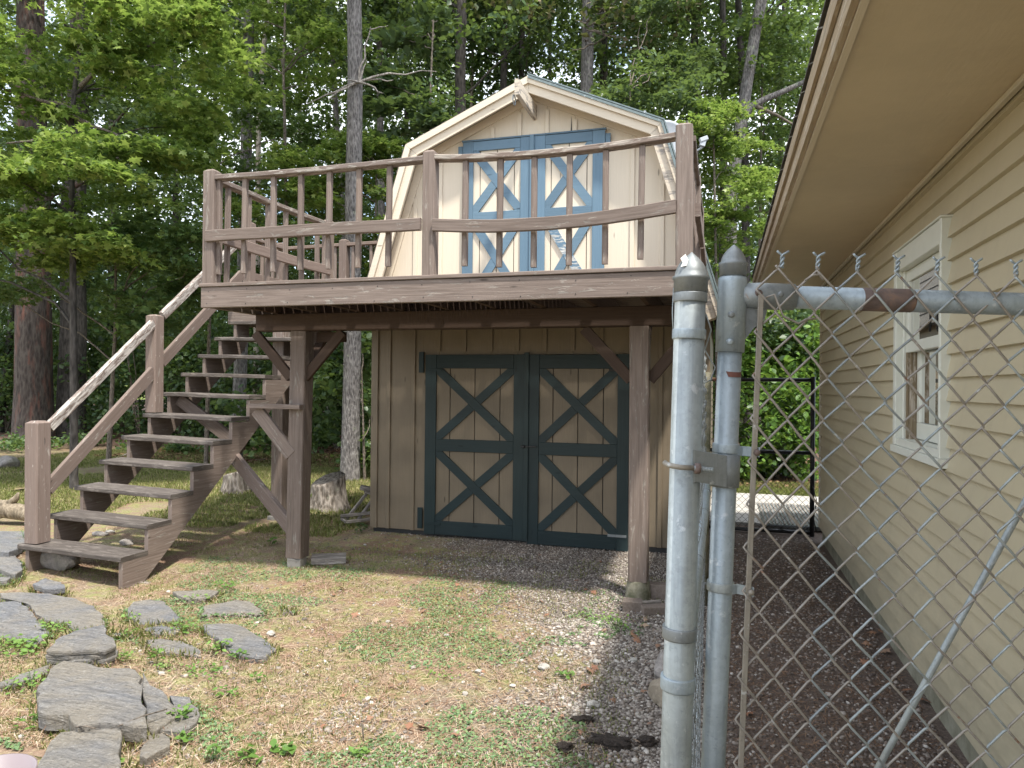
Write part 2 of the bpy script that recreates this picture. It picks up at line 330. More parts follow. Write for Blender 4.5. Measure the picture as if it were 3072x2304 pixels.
def beam_mesh(p0, p1, w, h, up=(0, 0, 1), ch=.004, seg=1, sag=0.0, bow=0.0, tip=0.0, cut0=None, cut1=None, jit=0.0):
    p0 = Vector(p0); p1 = Vector(p1); d = (p1 - p0); Ln = d.length; d.normalize(); up = Vector(up)
    s = d.cross(up).normalized(); u = s.cross(d).normalized(); a, c = w / 2, h / 2; ch = min(ch, a * .4, c * .4)
    sec = [(-a + ch, -c), (a - ch, -c), (a, -c + ch), (a, c - ch), (a - ch, c), (-a + ch, c), (-a, c - ch), (-a, -c + ch)]
    v, f, uv = [], [], []; ou, ov = random.uniform(0, 40), random.uniform(0, 40)
    per = [0]
    for i in range(8): q, r = sec[i], sec[(i + 1) % 8]; per.append(per[-1] + math.hypot(r[0] - q[0], r[1] - q[1]))
    ts = [i / seg for i in range(seg + 1)]; scl = [1.0] * (seg + 1); off = [Ln * t for t in ts]
    if tip: ts.append(1.0); scl.append(.55); off.append(Ln + tip)
    for k, t in enumerate(ts):
        q = p0 + d * off[k] + Vector((0, 0, -sag * 4 * t * (1 - t))) + s * (bow * 4 * t * (1 - t))
        j = random.uniform(-jit, jit)
        for (x, y) in sec: v.append(q + s * (x * scl[k] + j) + u * (y * scl[k] + j))
    for k in range(len(ts) - 1):
        for i in range(8):
            j = (i + 1) % 8; A = k * 8
            f.append((A + i, A + j, A + 8 + j, A + 8 + i))
            uv.append([(ou + off[k], ov + per[i]), (ou + off[k], ov + per[i + 1]), (ou + off[k + 1], ov + per[i + 1]), (ou + off[k + 1], ov + per[i])])
    e = len(v) - 8
    f.append(tuple(range(7, -1, -1))); uv.append([(ou + sec[i][0], ov + sec[i][1]) for i in range(7, -1, -1)])
    f.append(tuple(range(e, e + 8))); uv.append([(ou + sec[i][0], ov + sec[i][1]) for i in range(8)])
    return pydata('beam', v, f, uv)
def beam(name, p0, p1, w, h, mat, parent, **k): return link(name, beam_mesh(p0, p1, w, h, **k), mat, parent)
def slab(name, lo, hi, mat, parent, ch=.003, axis=None):
    """axis-aligned board: grain along its longest side"""
    lo, hi = Vector(lo), Vector(hi); d = hi - lo; ax = max(range(3), key=lambda i: d[i]) if axis is None else axis
    c = (lo + hi) / 2; a = c.copy(); e = c.copy(); a[ax] = lo[ax]; e[ax] = hi[ax]
    o = [i for i in range(3) if i != ax]
    if ax == 2: return beam(name, a, e, d.x, d.y, mat, parent, up=(0, 1, 0), ch=ch)
    if ax == 0: return beam(name, a, e, d.y, d.z, mat, parent, ch=ch)
    return beam(name, a, e, d.x, d.z, mat, parent, ch=ch)
def prism(name, poly, axis, t0, t1, mat, parent, grain=0):
    """flat outline (2-D) pushed from t0 to t1 along an axis: axis 0 -> (y,z), 1 -> (x,z), 2 -> (x,y)"""
    def mk(p, t): return {0: (t, p[0], p[1]), 1: (p[0], t, p[1]), 2: (p[0], p[1], t)}[axis]
    n = len(poly); v = [mk(p, t0) for p in poly] + [mk(p, t1) for p in poly]
    ou, ov = random.uniform(0, 30), random.uniform(0, 30)
    def U(p): return (ou + p[1], ov + p[0]) if grain else (ou + p[0], ov + p[1])
    f = [tuple(range(n))[::-1], tuple(range(n, 2 * n))]; uv = [[U(poly[i]) for i in range(n)][::-1], [U(p) for p in poly]]
    for i in range(n):
        j = (i + 1) % n; L_ = math.dist(poly[i], poly[j]); th = abs(t1 - t0)
        f.append((i, j, n + j, n + i)); uv.append([(ou, ov), (ou + L_, ov), (ou + L_, ov + th), (ou, ov + th)] if L_ > th else [(ou, ov), (ou, ov + L_), (ou + th, ov + L_), (ou + th, ov)])
    me = pydata(name, v, f, uv); bm = bmesh.new(); bm.from_mesh(me); bmesh.ops.recalc_face_normals(bm, faces=bm.faces); bm.to_mesh(me); bm.free()
    return link(name, me, mat, parent)
def tube_mesh(pts, rad, sides=10, cap=True, smooth=True, closed=False):
    pts = [Vector(p) for p in pts]; n = len(pts)
    rad = [rad] * n if isinstance(rad, (int, float)) else rad
    v, f = [], []; prev = None
    for i, p in enumerate(pts):
        if closed: t = pts[(i + 1) % n] - pts[i - 1]
        else: t = (pts[min(i + 1, n - 1)] - pts[max(i - 1, 0)])
        t.normalize()
        if prev is None:
            a = Vector((0, 0, 1)) if abs(t.z) < .9 else Vector((1, 0, 0)); s = t.cross(a).normalized()
        else:
            s = (prev - t * prev.dot(t)).normalized()
        prev = s; u = t.cross(s)
        for k in range(sides):
            an = 2 * math.pi * k / sides; v.append(p + s * (math.cos(an) * rad[i]) + u * (math.sin(an) * rad[i]))
    for i in range(n if closed else n - 1):
        A = i * sides; B = ((i + 1) % n) * sides
        for k in range(sides):
            j = (k + 1) % sides; f.append((A + k, A + j, B + j, B + k))
    if cap and not closed:
        f.append(tuple(range(sides - 1, -1, -1))); f.append(tuple(range((n - 1) * sides, n * sides)))
    me = pydata('tube', v, f)
    if smooth:
        sm = np.ones(len(f), bool)
        if cap and not closed: sm[-2:] = False
        me.polygons.foreach_set('use_smooth', sm)
    return me
def tube(name, pts, rad, mat, parent, sides=10, **k): return link(name, tube_mesh(pts, rad, sides, **k), mat, parent)
def lathe(name, base, axis, prof, mat, parent, sides=20):
    """profile of (distance along axis, radius)"""
    base = Vector(base); axis = Vector(axis).normalized(); a = Vector((1, 0, 0)) if abs(axis.x) < .9 else Vector((0, 1, 0))
    s = axis.cross(a).normalized(); u = axis.cross(s); v, f = [], []
    for (h, r) in prof:
        for k in range(sides):
            an = 2 * math.pi * k / sides; v.append(base + axis * h + s * (math.cos(an) * r) + u * (math.sin(an) * r))
    for i in range(len(prof) - 1):
        for k in range(sides):
            j = (k + 1) % sides; f.append((i * sides + k, i * sides + j, (i + 1) * sides + j, (i + 1) * sides + k))
    f.append(tuple(range(sides - 1, -1, -1))); f.append(tuple(range((len(prof) - 1) * sides, len(prof) * sides)))
    me = pydata(name, v, f); me.polygons.foreach_set('use_smooth', [True] * len(f))
    o = link(name, me, mat, parent)
    return o
def bigmesh(name, V, Fs, mat, parent=None, rnd=None, smooth=False, kind=None):
    """V (N,3) array, Fs (M,k) array with constant k"""
    me = bpy.data.meshes.new(name); V = np.ascontiguousarray(V, dtype=np.float32); Fs = np.ascontiguousarray(Fs, dtype=np.int32)
    org = ORG[parent.name] if parent else Vector((0, 0, 0)); V = V - np.array(org, dtype=np.float32)
    m, k = Fs.shape
    me.vertices.add(len(V)); me.vertices.foreach_set('co', V.ravel())
    me.loops.add(m * k); me.loops.foreach_set('vertex_index', Fs.ravel())
    me.polygons.add(m); me.polygons.foreach_set('loop_start', np.arange(0, m * k, k, dtype=np.int32))
    me.polygons.foreach_set('loop_total', np.full(m, k, dtype=np.int32))
    me.update(calc_edges=True)
    if smooth: me.polygons.foreach_set('use_smooth', np.ones(m, bool))
    if rnd is not None:
        a = me.attributes.new('rnd', 'FLOAT', 'FACE'); a.data.foreach_set('value', np.ascontiguousarray(rnd, dtype=np.float32))
    me.materials.append(M[mat]); o = bpy.data.objects.new(name, me); C.objects.link(o)
    if parent: o.parent = parent; ORG[o.name] = org
    if kind: o['kind'] = kind
    return o
def rot_frames(nrm, spin):
    """orthonormal frames (N,3,3) with given normals and in-plane spin"""
    n = nrm / np.linalg.norm(nrm, axis=1, keepdims=True); a = np.where(np.abs(n[:, 2:3]) < .95, np.array([[0, 0, 1.0]]), np.array([[1.0, 0, 0]]))
    s = np.cross(a, n); s /= np.linalg.norm(s, axis=1, keepdims=True); t = np.cross(n, s)
    c, d = np.cos(spin)[:, None], np.sin(spin)[:, None]
    return np.stack([s * c + t * d, -s * d + t * c, n], axis=1)
def scatter(tv, tf, pos, frames, size, rnd, sxyz=None):
    tv = np.asarray(tv, float); tf = np.asarray(tf, int); N = len(pos); k = len(tv)
    loc = tv[None] * (size[:, None, None] if sxyz is None else sxyz[:, None, :])
    V = np.einsum('nki,nij->nkj', loc, frames) + pos[:, None, :]
    Fx = tf[None] + (np.arange(N) * k)[:, None, None]
    return V.reshape(-1, 3), Fx.reshape(-1, tf.shape[1]), np.repeat(rnd, len(tf))
# leaf outlines, about 1 unit long, in the x-y plane
LEAF2 = ([(0, -.5, 0), (.33, -.02, .05), (0, .5, -.04), (-.33, -.02, .05)], [(0, 1, 2), (0, 2, 3)])
LEAF4 = ([(0, -.5, 0), (.26, -.28, .04), (.33, .08, .06), (0, .5, -.03), (-.33, .08, .06), (-.26, -.28, .04)], [(0, 1, 2), (0, 2, 3), (0, 3, 4), (0, 4, 5)])
def _maple():
    a = [(-90, .10), (-62, .42), (-38, .24), (-2, .55), (22, .26), (42, .46), (66, .30), (90, .62), (114, .30), (138, .46), (158, .26), (182, .55), (218, .24), (242, .42)]
    v = [(0, 0, .03)] + [(math.cos(R(t)) * r, math.sin(R(t)) * r, -.10 * r * r * 2) for t, r in a]
    n = len(a); return v, [(0, 1 + i, 1 + (i + 1) % n) for i in range(n)]
MAPLE = _maple()
def _maple6():
    a = [(-90, .12), (-40, .42), (-12, .25), (20, .55), (55, .26), (90, .60), (125, .26), (160, .55), (192, .25), (220, .42)]
    v = [(math.cos(R(t)) * r, math.sin(R(t)) * r, -.16 * r * r * 2) for t, r in a]
    return v, [(0, 1, 2), (0, 2, 4), (2, 3, 4), (0, 4, 6), (4, 5, 6), (0, 6, 8), (6, 7, 8), (0, 8, 9)]
MAPLE6 = _maple6()
# ================================================================== SETTING
def ground_grid(x0, x1, y0, y1, st):
    xs = np.arange(x0, x1 + st / 2, st); ys = np.arange(y0, y1 + st / 2, st); XX, YY = np.meshgrid(xs, ys)
    V = np.stack([XX, YY, gz(XX, YY)], -1).reshape(-1, 3); nx = len(xs); ny = len(ys)
    i = np.arange((ny - 1) * nx).reshape(ny - 1, nx)[:, :-1].ravel()
    return V, np.stack([i, i + 1, i + 1 + nx, i + nx], -1)
V, Fc = ground_grid(-9.6, 4.0, 1.0, 15.0, .06)
g = bigmesh('ground', V, Fc, 'ground', smooth=True); tag(g, kind='structure')
# the rest of the yard and wood floor, out to the horizon, 3 cm lower where it runs under the yard
V = [(-260, -60, -.10), (260, -60, -.10), (260, 300, -.10), (-260, 300, -.10)]
me = pydata('outer', V, [(0, 1, 2, 3)]); o = link('outer_ground', me, 'ground'); tag(o, kind='structure')
V2, F2 = ground_grid(-46, 40, 15.0, 60.0, .8)
o = bigmesh('wood_floor', V2, F2, 'ground', smooth=True); tag(o, kind='structure')
V2, F2 = ground_grid(-46, -9.6, 0.0, 15.0, .8); o = bigmesh('yard_left', V2, F2, 'ground', smooth=True); o.name = 'side_yard'; tag(o, kind='structure')
# concrete slab walk beyond the far gate
o = prism('concrete_walk', [(-.15, 8.75), (6, 8.75), (6, 11.2), (-.15, 11.2)], 2, -.05, .045, 'pad_concrete', None); tag(o, kind='structure')

# ================================================================== BARN SHED
YF = 7.07; XC = -1.875
shed = thing('barn_shed', (XC, YF, 0), 'cream two storey gambrel barn shed with blue cross braced doors behind the raised deck', 'shed')
XL, XR = -3.66, -.13
# body behind the front skin
gam = [(XL, 2.40), (XC - 1.278, 4.068), (XC, 4.628), (XC + 1.278, 4.068), (XR, 2.53)]
prism('wall', [(XL, .06), (XR, .06)] + gam[::-1], 1, YF + .02, 11.2, 'cream_low_shaded', shed, 1)
# front siding in wide panels divided where the battens sit
bx = [XL] + [-3.472 + .29 * k for k in range(12)] + [XR]
def gtop(x):
    pts = [(XL, 2.40), (XC - 1.278, 4.068), (XC, 4.628), (XC + 1.278, 4.068), (XR, 2.53)]
    for a, c in zip(pts, pts[1:]):
        if a[0] <= x <= c[0]: return a[1] + (c[1] - a[1]) * (x - a[0]) / (c[0] - a[0])
    return 2.3
for i in range(len(bx) - 1):
    a, c = bx[i] + .0015, bx[i + 1] - .0015
    prism('siding_panel', [(a, .05), (c, .05), (c, 2.28), (a, 2.28)], 1, YF, YF + .019, 'cream_low_shaded', shed, 1)
    if gtop(a) > 2.5 or gtop(c) > 2.5:
        top = [(c, gtop(c))] + [(p, gtop(p)) for p in (XC + 1.278, XC, XC - 1.278) if a < p < c] + [(a, gtop(a))]
        prism('siding_panel', [(a, 2.29), (c, 2.29)] + top, 1, YF, YF + .019, 'cream_paint', shed, 1)
for k, x in enumerate(bx[1:-1]):
    lower_hi = 2.28; lo_z = .05
    if -3.03 < x < -.86: lo_z = 1.97
    slab('batten', (x - .021, YF - .018, lo_z), (x + .021, YF - .001, lower_hi), 'cream_low_shaded', shed)
    lo_z = 2.29
    if -2.64 < x < -1.12: lo_z = 4.185
    if gtop(x) - .14 > lo_z + .02:
        slab('batten', (x - .021, YF - .018, lo_z), (x + .021, YF - .001, gtop(x) - .14 - (.22 if abs(x - XC) > 1.3 else 0)), 'cream_paint', shed)
# roof: four slopes with thickness, and shingle rows seen on the right hand lower slope edge
YR0, YR1 = 6.85, 11.4
prof = [(XC - 1.86, 2.27), (XC - 1.30, 4.10), (XC, 4.665), (XC + 1.30, 4.10), (XC + 1.86, 2.27)]
def offp(k, off):
    """profile corner k moved inwards by off, mitred"""
    p = Vector((prof[k][0], 0, prof[k][1])); ns = []
    for j in (k - 1, k):
        if 0 <= j < 4:
            a_, c_ = prof[j], prof[j + 1]; nn = Vector((a_[1] - c_[1], 0, c_[0] - a_[0])).normalized(); ns.append(nn if nn.z > 0 else -nn)
    m_ = sum(ns, Vector()).normalized(); return p - m_ * (off / m_.dot(ns[0]))
for i in range(4):
    a, c = Vector((prof[i][0], 0, prof[i][1])), Vector((prof[i + 1][0], 0, prof[i + 1][1])); n = Vector((a.z - c.z, 0, c.x - a.x)).normalized()
    if n.z < 0: n = -n
    rf = prism('roof', [(a.x, a.z), (c.x, c.z), (c.x + n.x * .03, c.z + n.z * .03), (a.x + n.x * .03, a.z + n.z * .03)], 1, YR0 + .02, YR1, 'shingle', shed)
    L_ = (c - a).length; rows = int(L_ / .14); d = (c - a) / L_
    low = a if a.z < c.z else c; up_ = (c - a) if a.z < c.z else (a - c); up_ = up_.normalized()
    for r in range(rows):
        q0 = low + up_ * (r * L_ / rows) + n * .036; q1 = low + up_ * ((r + 1) * L_ / rows + .02) + n * .031
        prism('shingle', [(q0.x, q0.z), (q1.x, q1.z), (q1.x + n.x * .006, q1.z + n.z * .006), (q0.x + n.x * .012, q0.z + n.z * .012)], 1, YR0 + random.uniform(-.012, .0), YR1, 'shingle', rf)
    # rake boards: outer fascia and a thinner frieze against the wall, metal drip edge on the right
    m = 'cream_paint' if i < 3 else 'cream_worn'
    inn = -n
    def quad(off0, off1, sh=0.0):
        A, B = offp(i, off0), offp(i + 1, off0); D, E = offp(i + 1, off1), offp(i, off1); q = d * .0012
        return [(A.x + q.x, A.z + q.z), (B.x - q.x, B.z - q.z), (D.x - q.x, D.z - q.z), (E.x + q.x, E.z + q.z)]
    prism('rake_board', quad(-.028, .036), 1, YR0 - .022, YR0 + .018, m, shed)
    prism('rake_board', quad(.038, .118), 1, YR0 + .004, YR0 + .03, m, shed)
    prism('rake_trim', quad(.045, .125), 1, YF - .022, YF - .002, 'cream_paint', shed)
    prism('rake_soffit', quad(.004, .034), 1, YR0 + .032, YF + .3, 'cream_paint', shed)
    if i >= 2:
        prism('drip_edge', quad(-.046, -.033), 1, YR0 - .036, YR0 + .02, 'zinc_drip', shed)
        prism('drip_edge', quad(-.027, -.004), 1, YR0 - .034, YR0 - .024, 'zinc_drip', shed)
# corner boards at ground storey
slab('corner_board', (XL - .02, YF - .02, .05), (XL + .06, YF - .001, 2.30), 'cream_low_shaded', shed)
slab('corner_board', (XR - .06, YF - .02, .05), (XR + .02, YF - .001, 2.30), 'cream_low_shaded', shed)
# hoist beam and eye
hb = beam('hoist_beam', (XC + .01, 6.40, 4.41), (XC + .01, YF + .05, 4.41), .045, .15, 'cream_worn', shed, ch=.008)
ring = [(XC - .035, 6.47 + .045 * math.cos(t), 4.315 + .045 * math.sin(t)) for t in np.linspace(0, 2 * math.pi, 14)[:-1]]
tube('iron_ring', ring, .006, 'galvanised_rusty', hb, 6, closed=True)
# crack in the gable board
prism('crack', [(-1.488, 4.0), (-1.482, 4.0), (-1.474, 4.16), (-1.482, 4.34), (-1.488, 4.2)], 1, YF - .004, YF - .001, 'black_iron', shed)

def door_leaf(x0, x1, z0, z1, mat, plank_mat, stile, rail, zmid, y, side, peel=False, name='door'):
    """one cross braced leaf; side=+1 hinged right"""
    t = prism(name, [(x0 + .004, z0 + .004), (x1 - .004, z0 + .004), (x1 - .004, z1 - .004), (x0 + .004, z1 - .004)], 1, y + .014, y + .03, 'black_iron', shed)
    n = 4; w = (x1 - x0) / n
    for k in range(n):
        slab('plank', (x0 + k * w + .004, y - .001, z0), (x0 + (k + 1) * w - .004, y + .013, z1), plank_mat, t, ch=.002)
    yf0, yf1 = y - .024, y - .002
    sl, sr = (stile, stile)
    slab('stile', (x0, yf0, z0), (x0 + sl, yf1, z1), mat, t); slab('stile', (x1 - sr, yf0, z0), (x1, yf1, z1), mat, t)
    for (a, c) in ((z0, z0 + rail), (zmid - rail * .45, zmid + rail * .45), (z1 - rail, z1)):
        slab('rail', (x0 + sl + .002, yf0 + .001, a + .001), (x1 - sr - .002, yf1, c - .001), mat, t)
    xa, xb = x0 + sl + .002, x1 - sr - .002
    for (a, c) in ((z0 + rail, zmid - rail * .45), (zmid + rail * .45, z1 - rail)):
        bw = .088; hh = bw * .62
        # one whole diagonal, the other in two halves butting against it
        def para(q0, q1, w_, clipx=None):
            q0, q1 = Vector(q0), Vector(q1); dd = (q1 - q0).normalized(); nn = Vector((-dd.y, dd.x)) * (w_ / 2)
            return [tuple(q0 + nn * -1), tuple(q1 - nn), tuple(q1 + nn), tuple(q0 + nn)]
        A = (xa, c); B = (xb, a); Cc = (xa, a); D = (xb, c)
        ctr = Vector(((xa + xb) / 2, (a + c) / 2))
        def strip(q0, q1):
            q0 = Vector(q0); q1 = Vector(q1); dd = (q1 - q0).normalized(); e = bw * .52
            sx = 1 if dd.x > 0 else -1; sy = 1 if dd.y > 0 else -1
            return dd, sx, sy
        # whole one from top-left to bottom-right, corners clipped to the panel
        k = bw / 2; dd = (Vector(B) - Vector(A)).normalized(); tx = k / abs(dd.y); tz = k / abs(dd.x)
        prism('brace', [(xa, c), (xa + tx, c), (xb, a + tz), (xb, a), (xb - tx, a), (xa, c - tz)], 1, yf0 + .003, yf1, 'blue_peeled' if (peel and a < zmid - .5) else mat, t)
        mx0 = ctr
        # the other diagonal, cut either side of the first
        d2 = (Vector(D) - Vector(Cc)).normalized(); nn = Vector((-dd.y, dd.x)); 
        s_ = abs(d2.dot(nn)); gap = (k + .002) / s_
        def half(corner, sgn):
            cx, cz = corner; P1 = Vector((cx + (tx if sgn > 0 else -tx), cz)); P2 = Vector((cx, cz + (tz if sgn > 0 else -tz)))
            ln = dd
            def hit(P):  # travel from P along d2*sgn until it meets the edge of the first brace
                dir_ = d2 * sgn; tt = ((ctr - P).dot(nn) - (k + .002) * (1 if (ctr - P).dot(nn) > 0 else -1)) / dir_.dot(nn); return P + dir_ * tt
            H1, H2 = hit(P1), hit(P2)
            prism('brace', [corner, tuple(P1), tuple(H1), tuple(H2), tuple(P2)], 1, yf0 + .005, yf1, mat, t)
        half(Cc, 1); half(D, -1)
    return t
yd = YF - .022
DL = door_leaf(-3.03, -1.925, .03, 1.93, 'teal_paint_shaded', 'cream_low_shaded', .125, .145, .975, yd, -1)
DR = door_leaf(-1.895, -.87, .0, 1.93, 'teal_paint_shaded', 'cream_low_shaded', .115, .145, .975, yd, 1)
DL['label'] = 'left lower door, teal frame over beige planks, colours darkened for shade'; DR['label'] = 'right lower door, teal frame over beige planks, colours darkened for shade'
slab('astragal', (-1.935, yd - .042, .03), (-1.885, yd - .026, 1.95), 'teal_paint_shaded', DL)
for x0, z0 in ((-3.11, 1.74), (-3.11, .08)): slab('hinge_block', (x0, YF - .04, z0), (x0 + .055, YF - .019, z0 + .22), 'teal_paint_shaded', shed)
for z in (1.76, .13):
    slab('strap_hinge', (-1.07, yd - .032, z), (-.885, yd - .0255, z + .026), 'black_iron' if z > 1 else 'galvanised_dull', DR)
    slab('strap_hinge', (-3.01, yd - .032, z), (-2.84, yd - .0255, z + .024), 'teal_paint_shaded', DL)
slab('latch', (-1.965, yd - .052, .985), (-1.80, yd - .043, 1.003), 'black_iron', DR)
lathe('latch_knob', (-1.93, yd - .043, .99), (0, -1, 0), [(0, .016), (.02, .016), (.025, .008)], 'black_iron', DR, 8)
UL = door_leaf(-2.63, -1.885, 2.44, 4.155, 'blue_paint', 'cream_paint', .115, .10, 3.37, yd, -1)
UR = door_leaf(-1.865, -1.13, 2.44, 4.155, 'blue_paint', 'cream_paint', .125, .10, 3.37, yd, 1, True)
UL['label'] = 'left upper door in light blue and cream'; UR['label'] = 'right upper door in light blue and cream with peeling lower brace'
slab('astragal', (-1.898, yd - .042, 2.44), (-1.855, yd - .026, 4.17), 'blue_paint', UL)
for x0 in (-2.685, -1.128): slab('hinge_block', (x0, YF - .04, 4.02), (x0 + .05, YF - .019, 4.12), 'blue_paint', shed)
# head board above the upper doors
slab('door_head', (-2.64, yd - .03, 4.158), (-1.12, yd, 4.176), 'blue_paint', shed)
# sill and dark gap at the foot of the lower wall
prism('sill', [(XL, -.06), (XR, -.06), (XR, .055), (XL, .055)], 1, YF + .03, YF + .2, 'black_iron', shed)

# ================================================================== DECK
deck = thing('raised_deck', (-2.1, 4.8, 0), 'raised brown wooden deck with railings on tall posts in front of the shed', 'deck')
DX0, DX1, DY0, DZ = -4.03, -.17, 4.80, 2.405
BP = 'deck_brown'
beam('fascia', (DX0, DY0 + .019, 2.292), (DX1, DY0 + .019, 2.292), .038, .165, BP, deck, ch=.005, seg=6, jit=.0015)
beam('fascia', (DX0 + .019, DY0 + .04, 2.292), (DX0 + .019, 7.05, 2.292), .038, .15, BP, deck)
beam('fascia', (DX1 - .019, DY0 + .04, 2.292), (DX1 - .019, 7.05, 2.292), .038, .15, BP, deck)
y = DY0 - .012; k = 0
while y < 6.93:
    w = .127 if y < 6.8 else YF - .03 - y
    y1 = y + w
    beam('deck_board', (DX0 - .01 + random.uniform(-.006, .006), y + w / 2, DZ - .014 + random.uniform(-.001, .001)), (DX1 + .01 + random.uniform(-.006, .006), y + w / 2, DZ - .014), w, .028, BP, deck, ch=.004)
    y = y1 + .017; k += 1
for x in np.arange(DX0 + .25, DX1 - .1, .405):
    beam('joist', (x, DY0 + .045, 2.30), (x, 7.03, 2.30), .038, .15, 'deck_brown_shaded', deck)
# nail heads and knots on the front board
for x in np.linspace(DX0 + .06, DX1 - .06, 11):
    for dz in (-.055, .05):
        lathe('nail_head', (x + random.uniform(-.015, .015), DY0 - .001, 2.292 + dz + random.uniform(-.01, .01)), (0, -1, 0), [(0, .0045), (.0015, .0035)], 'black_iron', deck, 6)
BY = 5.52
beam('beam', (-3.99, BY, 2.147), (DX1, BY, 2.147), .14, .150, 'deck_brown_shaded', deck, ch=.006)
PL = at_z(905, 1668, .06); PRp = at_z(1919, 1757, .07)
pl_x, pr_x = -3.60, -.60
sp1 = beam('support_post', (pl_x, BY + .02, .075), (pl_x + .03, BY + .02, 2.07), .15, .15, BP, deck, up=(0, 1, 0), ch=.008, seg=4, jit=.002)
sp2 = beam('support_post', (pr_x, BY, .13), (pr_x - .005, BY, 2.07), .145, .145, BP, deck, up=(0, 1, 0), ch=.008, seg=4, jit=.002)
beam('support_post', (-5.02, 7.35, .05), (-5.02, 7.35, 2.40), .15, .15, BP, deck, up=(0, 1, 0), ch=.006)
beam('support_post', (-3.92, 7.9, .05), (-3.92, 7.9, 2.40), .14, .14, BP, deck, up=(0, 1, 0), ch=.006)
for (px, dx) in ((pl_x, -1), (pl_x, 1), (pr_x, -1), (pr_x, 1)):
    x0 = px + dx * .07
    x1 = x0 + dx * .37
    if x1 > DX1 - .02: x1 = DX1 - .03
    beam('knee_brace', (x0, BY, 2.06 - .40), (x1, BY, 2.06), .04, .085, 'deck_brown_shaded', deck)
beam('knee_brace', (pl_x + .02, BY + .09, 1.68), (pl_x + .02, BY + .50, 2.20), .09, .04, 'deck_brown_shaded', deck)
beam('knee_brace', (pr_x, BY + .09, 1.68), (pr_x, BY + .50, 2.20), .09, .04, 'deck_brown_shaded', deck)
# back board seen between post and brace
slab('blocking', (pl_x + .12, BY + .10, 1.98), (pl_x + .40, BY + .14, 2.07), 'deck_brown_shaded', deck)
slab('shelf_board', (-4.02, BY - .12, 1.385), (-3.505, BY - .06, 1.425), BP, deck)
beam('diagonal_brace', (-3.99, BY - .04, 1.37), (-3.63, BY - .04, .98), .04, .12, BP, deck)
beam('diagonal_brace', (-4.92, 6.27, .93), (-3.66, BY + .03, .31), .05, .14, 'deck_brown_worn', deck)
beam('diagonal_brace', (-5.66, 6.42, 1.43), (-4.86, 6.45, .917), .045, .13, BP, deck)
# rail posts along the front, right and left
RH = 3.33
def rpost(x, y, z0=DZ, z1=RH, w=.095, mat=BP, lean=0.0):
    return beam('rail_post', (x, y, z0), (x + lean, y, z1 - .018), w, w, mat, deck, up=(0, 1, 0), ch=.007, seg=3, tip=.018, jit=.0012)
fy = DY0 + .052
rpost(DX0 + .055, fy, 2.39, RH, .105); rpost(-2.065, fy, 2.37, RH - .005, .095); rpost(DX1 - .075, fy, 2.36, RH + .02, .11, lean=-.008)
for y in (5.98, 7.02): rpost(DX1 - .055, y)
rpost(DX0 + .05, 6.63)
def trail(p0, p1, sag=0.0, mat='rail_grey'):
    return beam('top_rail', p0, p1, .088, .038, mat, deck, ch=.005, seg=8, sag=sag, jit=.0012)
def mrail(p0, p1, sag=0.0, mat=BP):
    return beam('mid_rail', p0, p1, .036, .09, mat, deck, ch=.005, seg=8, sag=sag, jit=.0012)
xl, xm, xr = DX0 + .105, -2.065, DX1 - .13
trail((xl - .03, fy, 3.262), (xm - .045, fy, 3.268), .012); trail((xm + .045, fy, 3.266), (xr, fy, 3.272), .034)
mrail((xl - .055, fy - .058, 2.782), (xm - .05, fy - .058, 2.776), -.004); mrail((xm + .045, fy - .06, 2.765), (xr, fy - .06, 2.795), .05)
bal = beam_mesh((0, 0, -.77), (0, 0, 0), .04, .036, up=(0, 1, 0), ch=.004, seg=2); bal.materials.append(M[BP])
def baluster(x, y, ztop, tilt=0.0, ln=1.0, spin=0.0):
    o = bpy.data.objects.new('baluster', bal); C.objects.link(o); o.parent = deck
    o.location = Vector((x, y, ztop)) - ORG[deck.name]; o.rotation_euler = (random.uniform(-.008, .008), tilt, spin + random.uniform(-.05, .05)); o.scale.z = ln; ORG[o.name] = ORG[deck.name]
    return o
for px in (658, 736, 821, 903, 989, 1078, 1169):
    p = at_y(px, 600, fy); baluster(p.x, fy, 3.245, random.uniform(-.004, .01), random.uniform(.965, 1.0))
for i, px in enumerate((1397, 1502, 1603, 1709, 1817, 1926)):
    p = at_y(px, 560, fy); s = 4 * ((i + 1) / 7) * (1 - (i + 1) / 7) * .034
    baluster(p.x, fy, 3.247 - s, random.uniform(.0, .012), random.uniform(.985, 1.01))
trail((DX0 + .05, fy + .05, 3.262), (DX0 + .05, 6.58, 3.275), .01); mrail((DX0 + .10, fy + .05, 2.79), (DX0 + .10, 6.58, 2.79), .01, 'deck_brown_worn')
for y in np.linspace(5.05, 6.42, 6): baluster(DX0 + .05, y, 3.245, 0, 1.06, math.pi / 2)
rx = DX1 - .055
for (a, c) in ((fy + .05, 5.93), (6.03, 6.97)):
    trail((rx, a, 3.27), (rx, c, 3.26), .015, BP); mrail((rx + .06, a, 2.79), (rx + .06, c, 2.78), .01, 'deck_brown_worn')
    for y in np.linspace(a + .18, c - .18, 4): baluster(rx, y, 3.245, 0, 1.0, math.pi / 2)
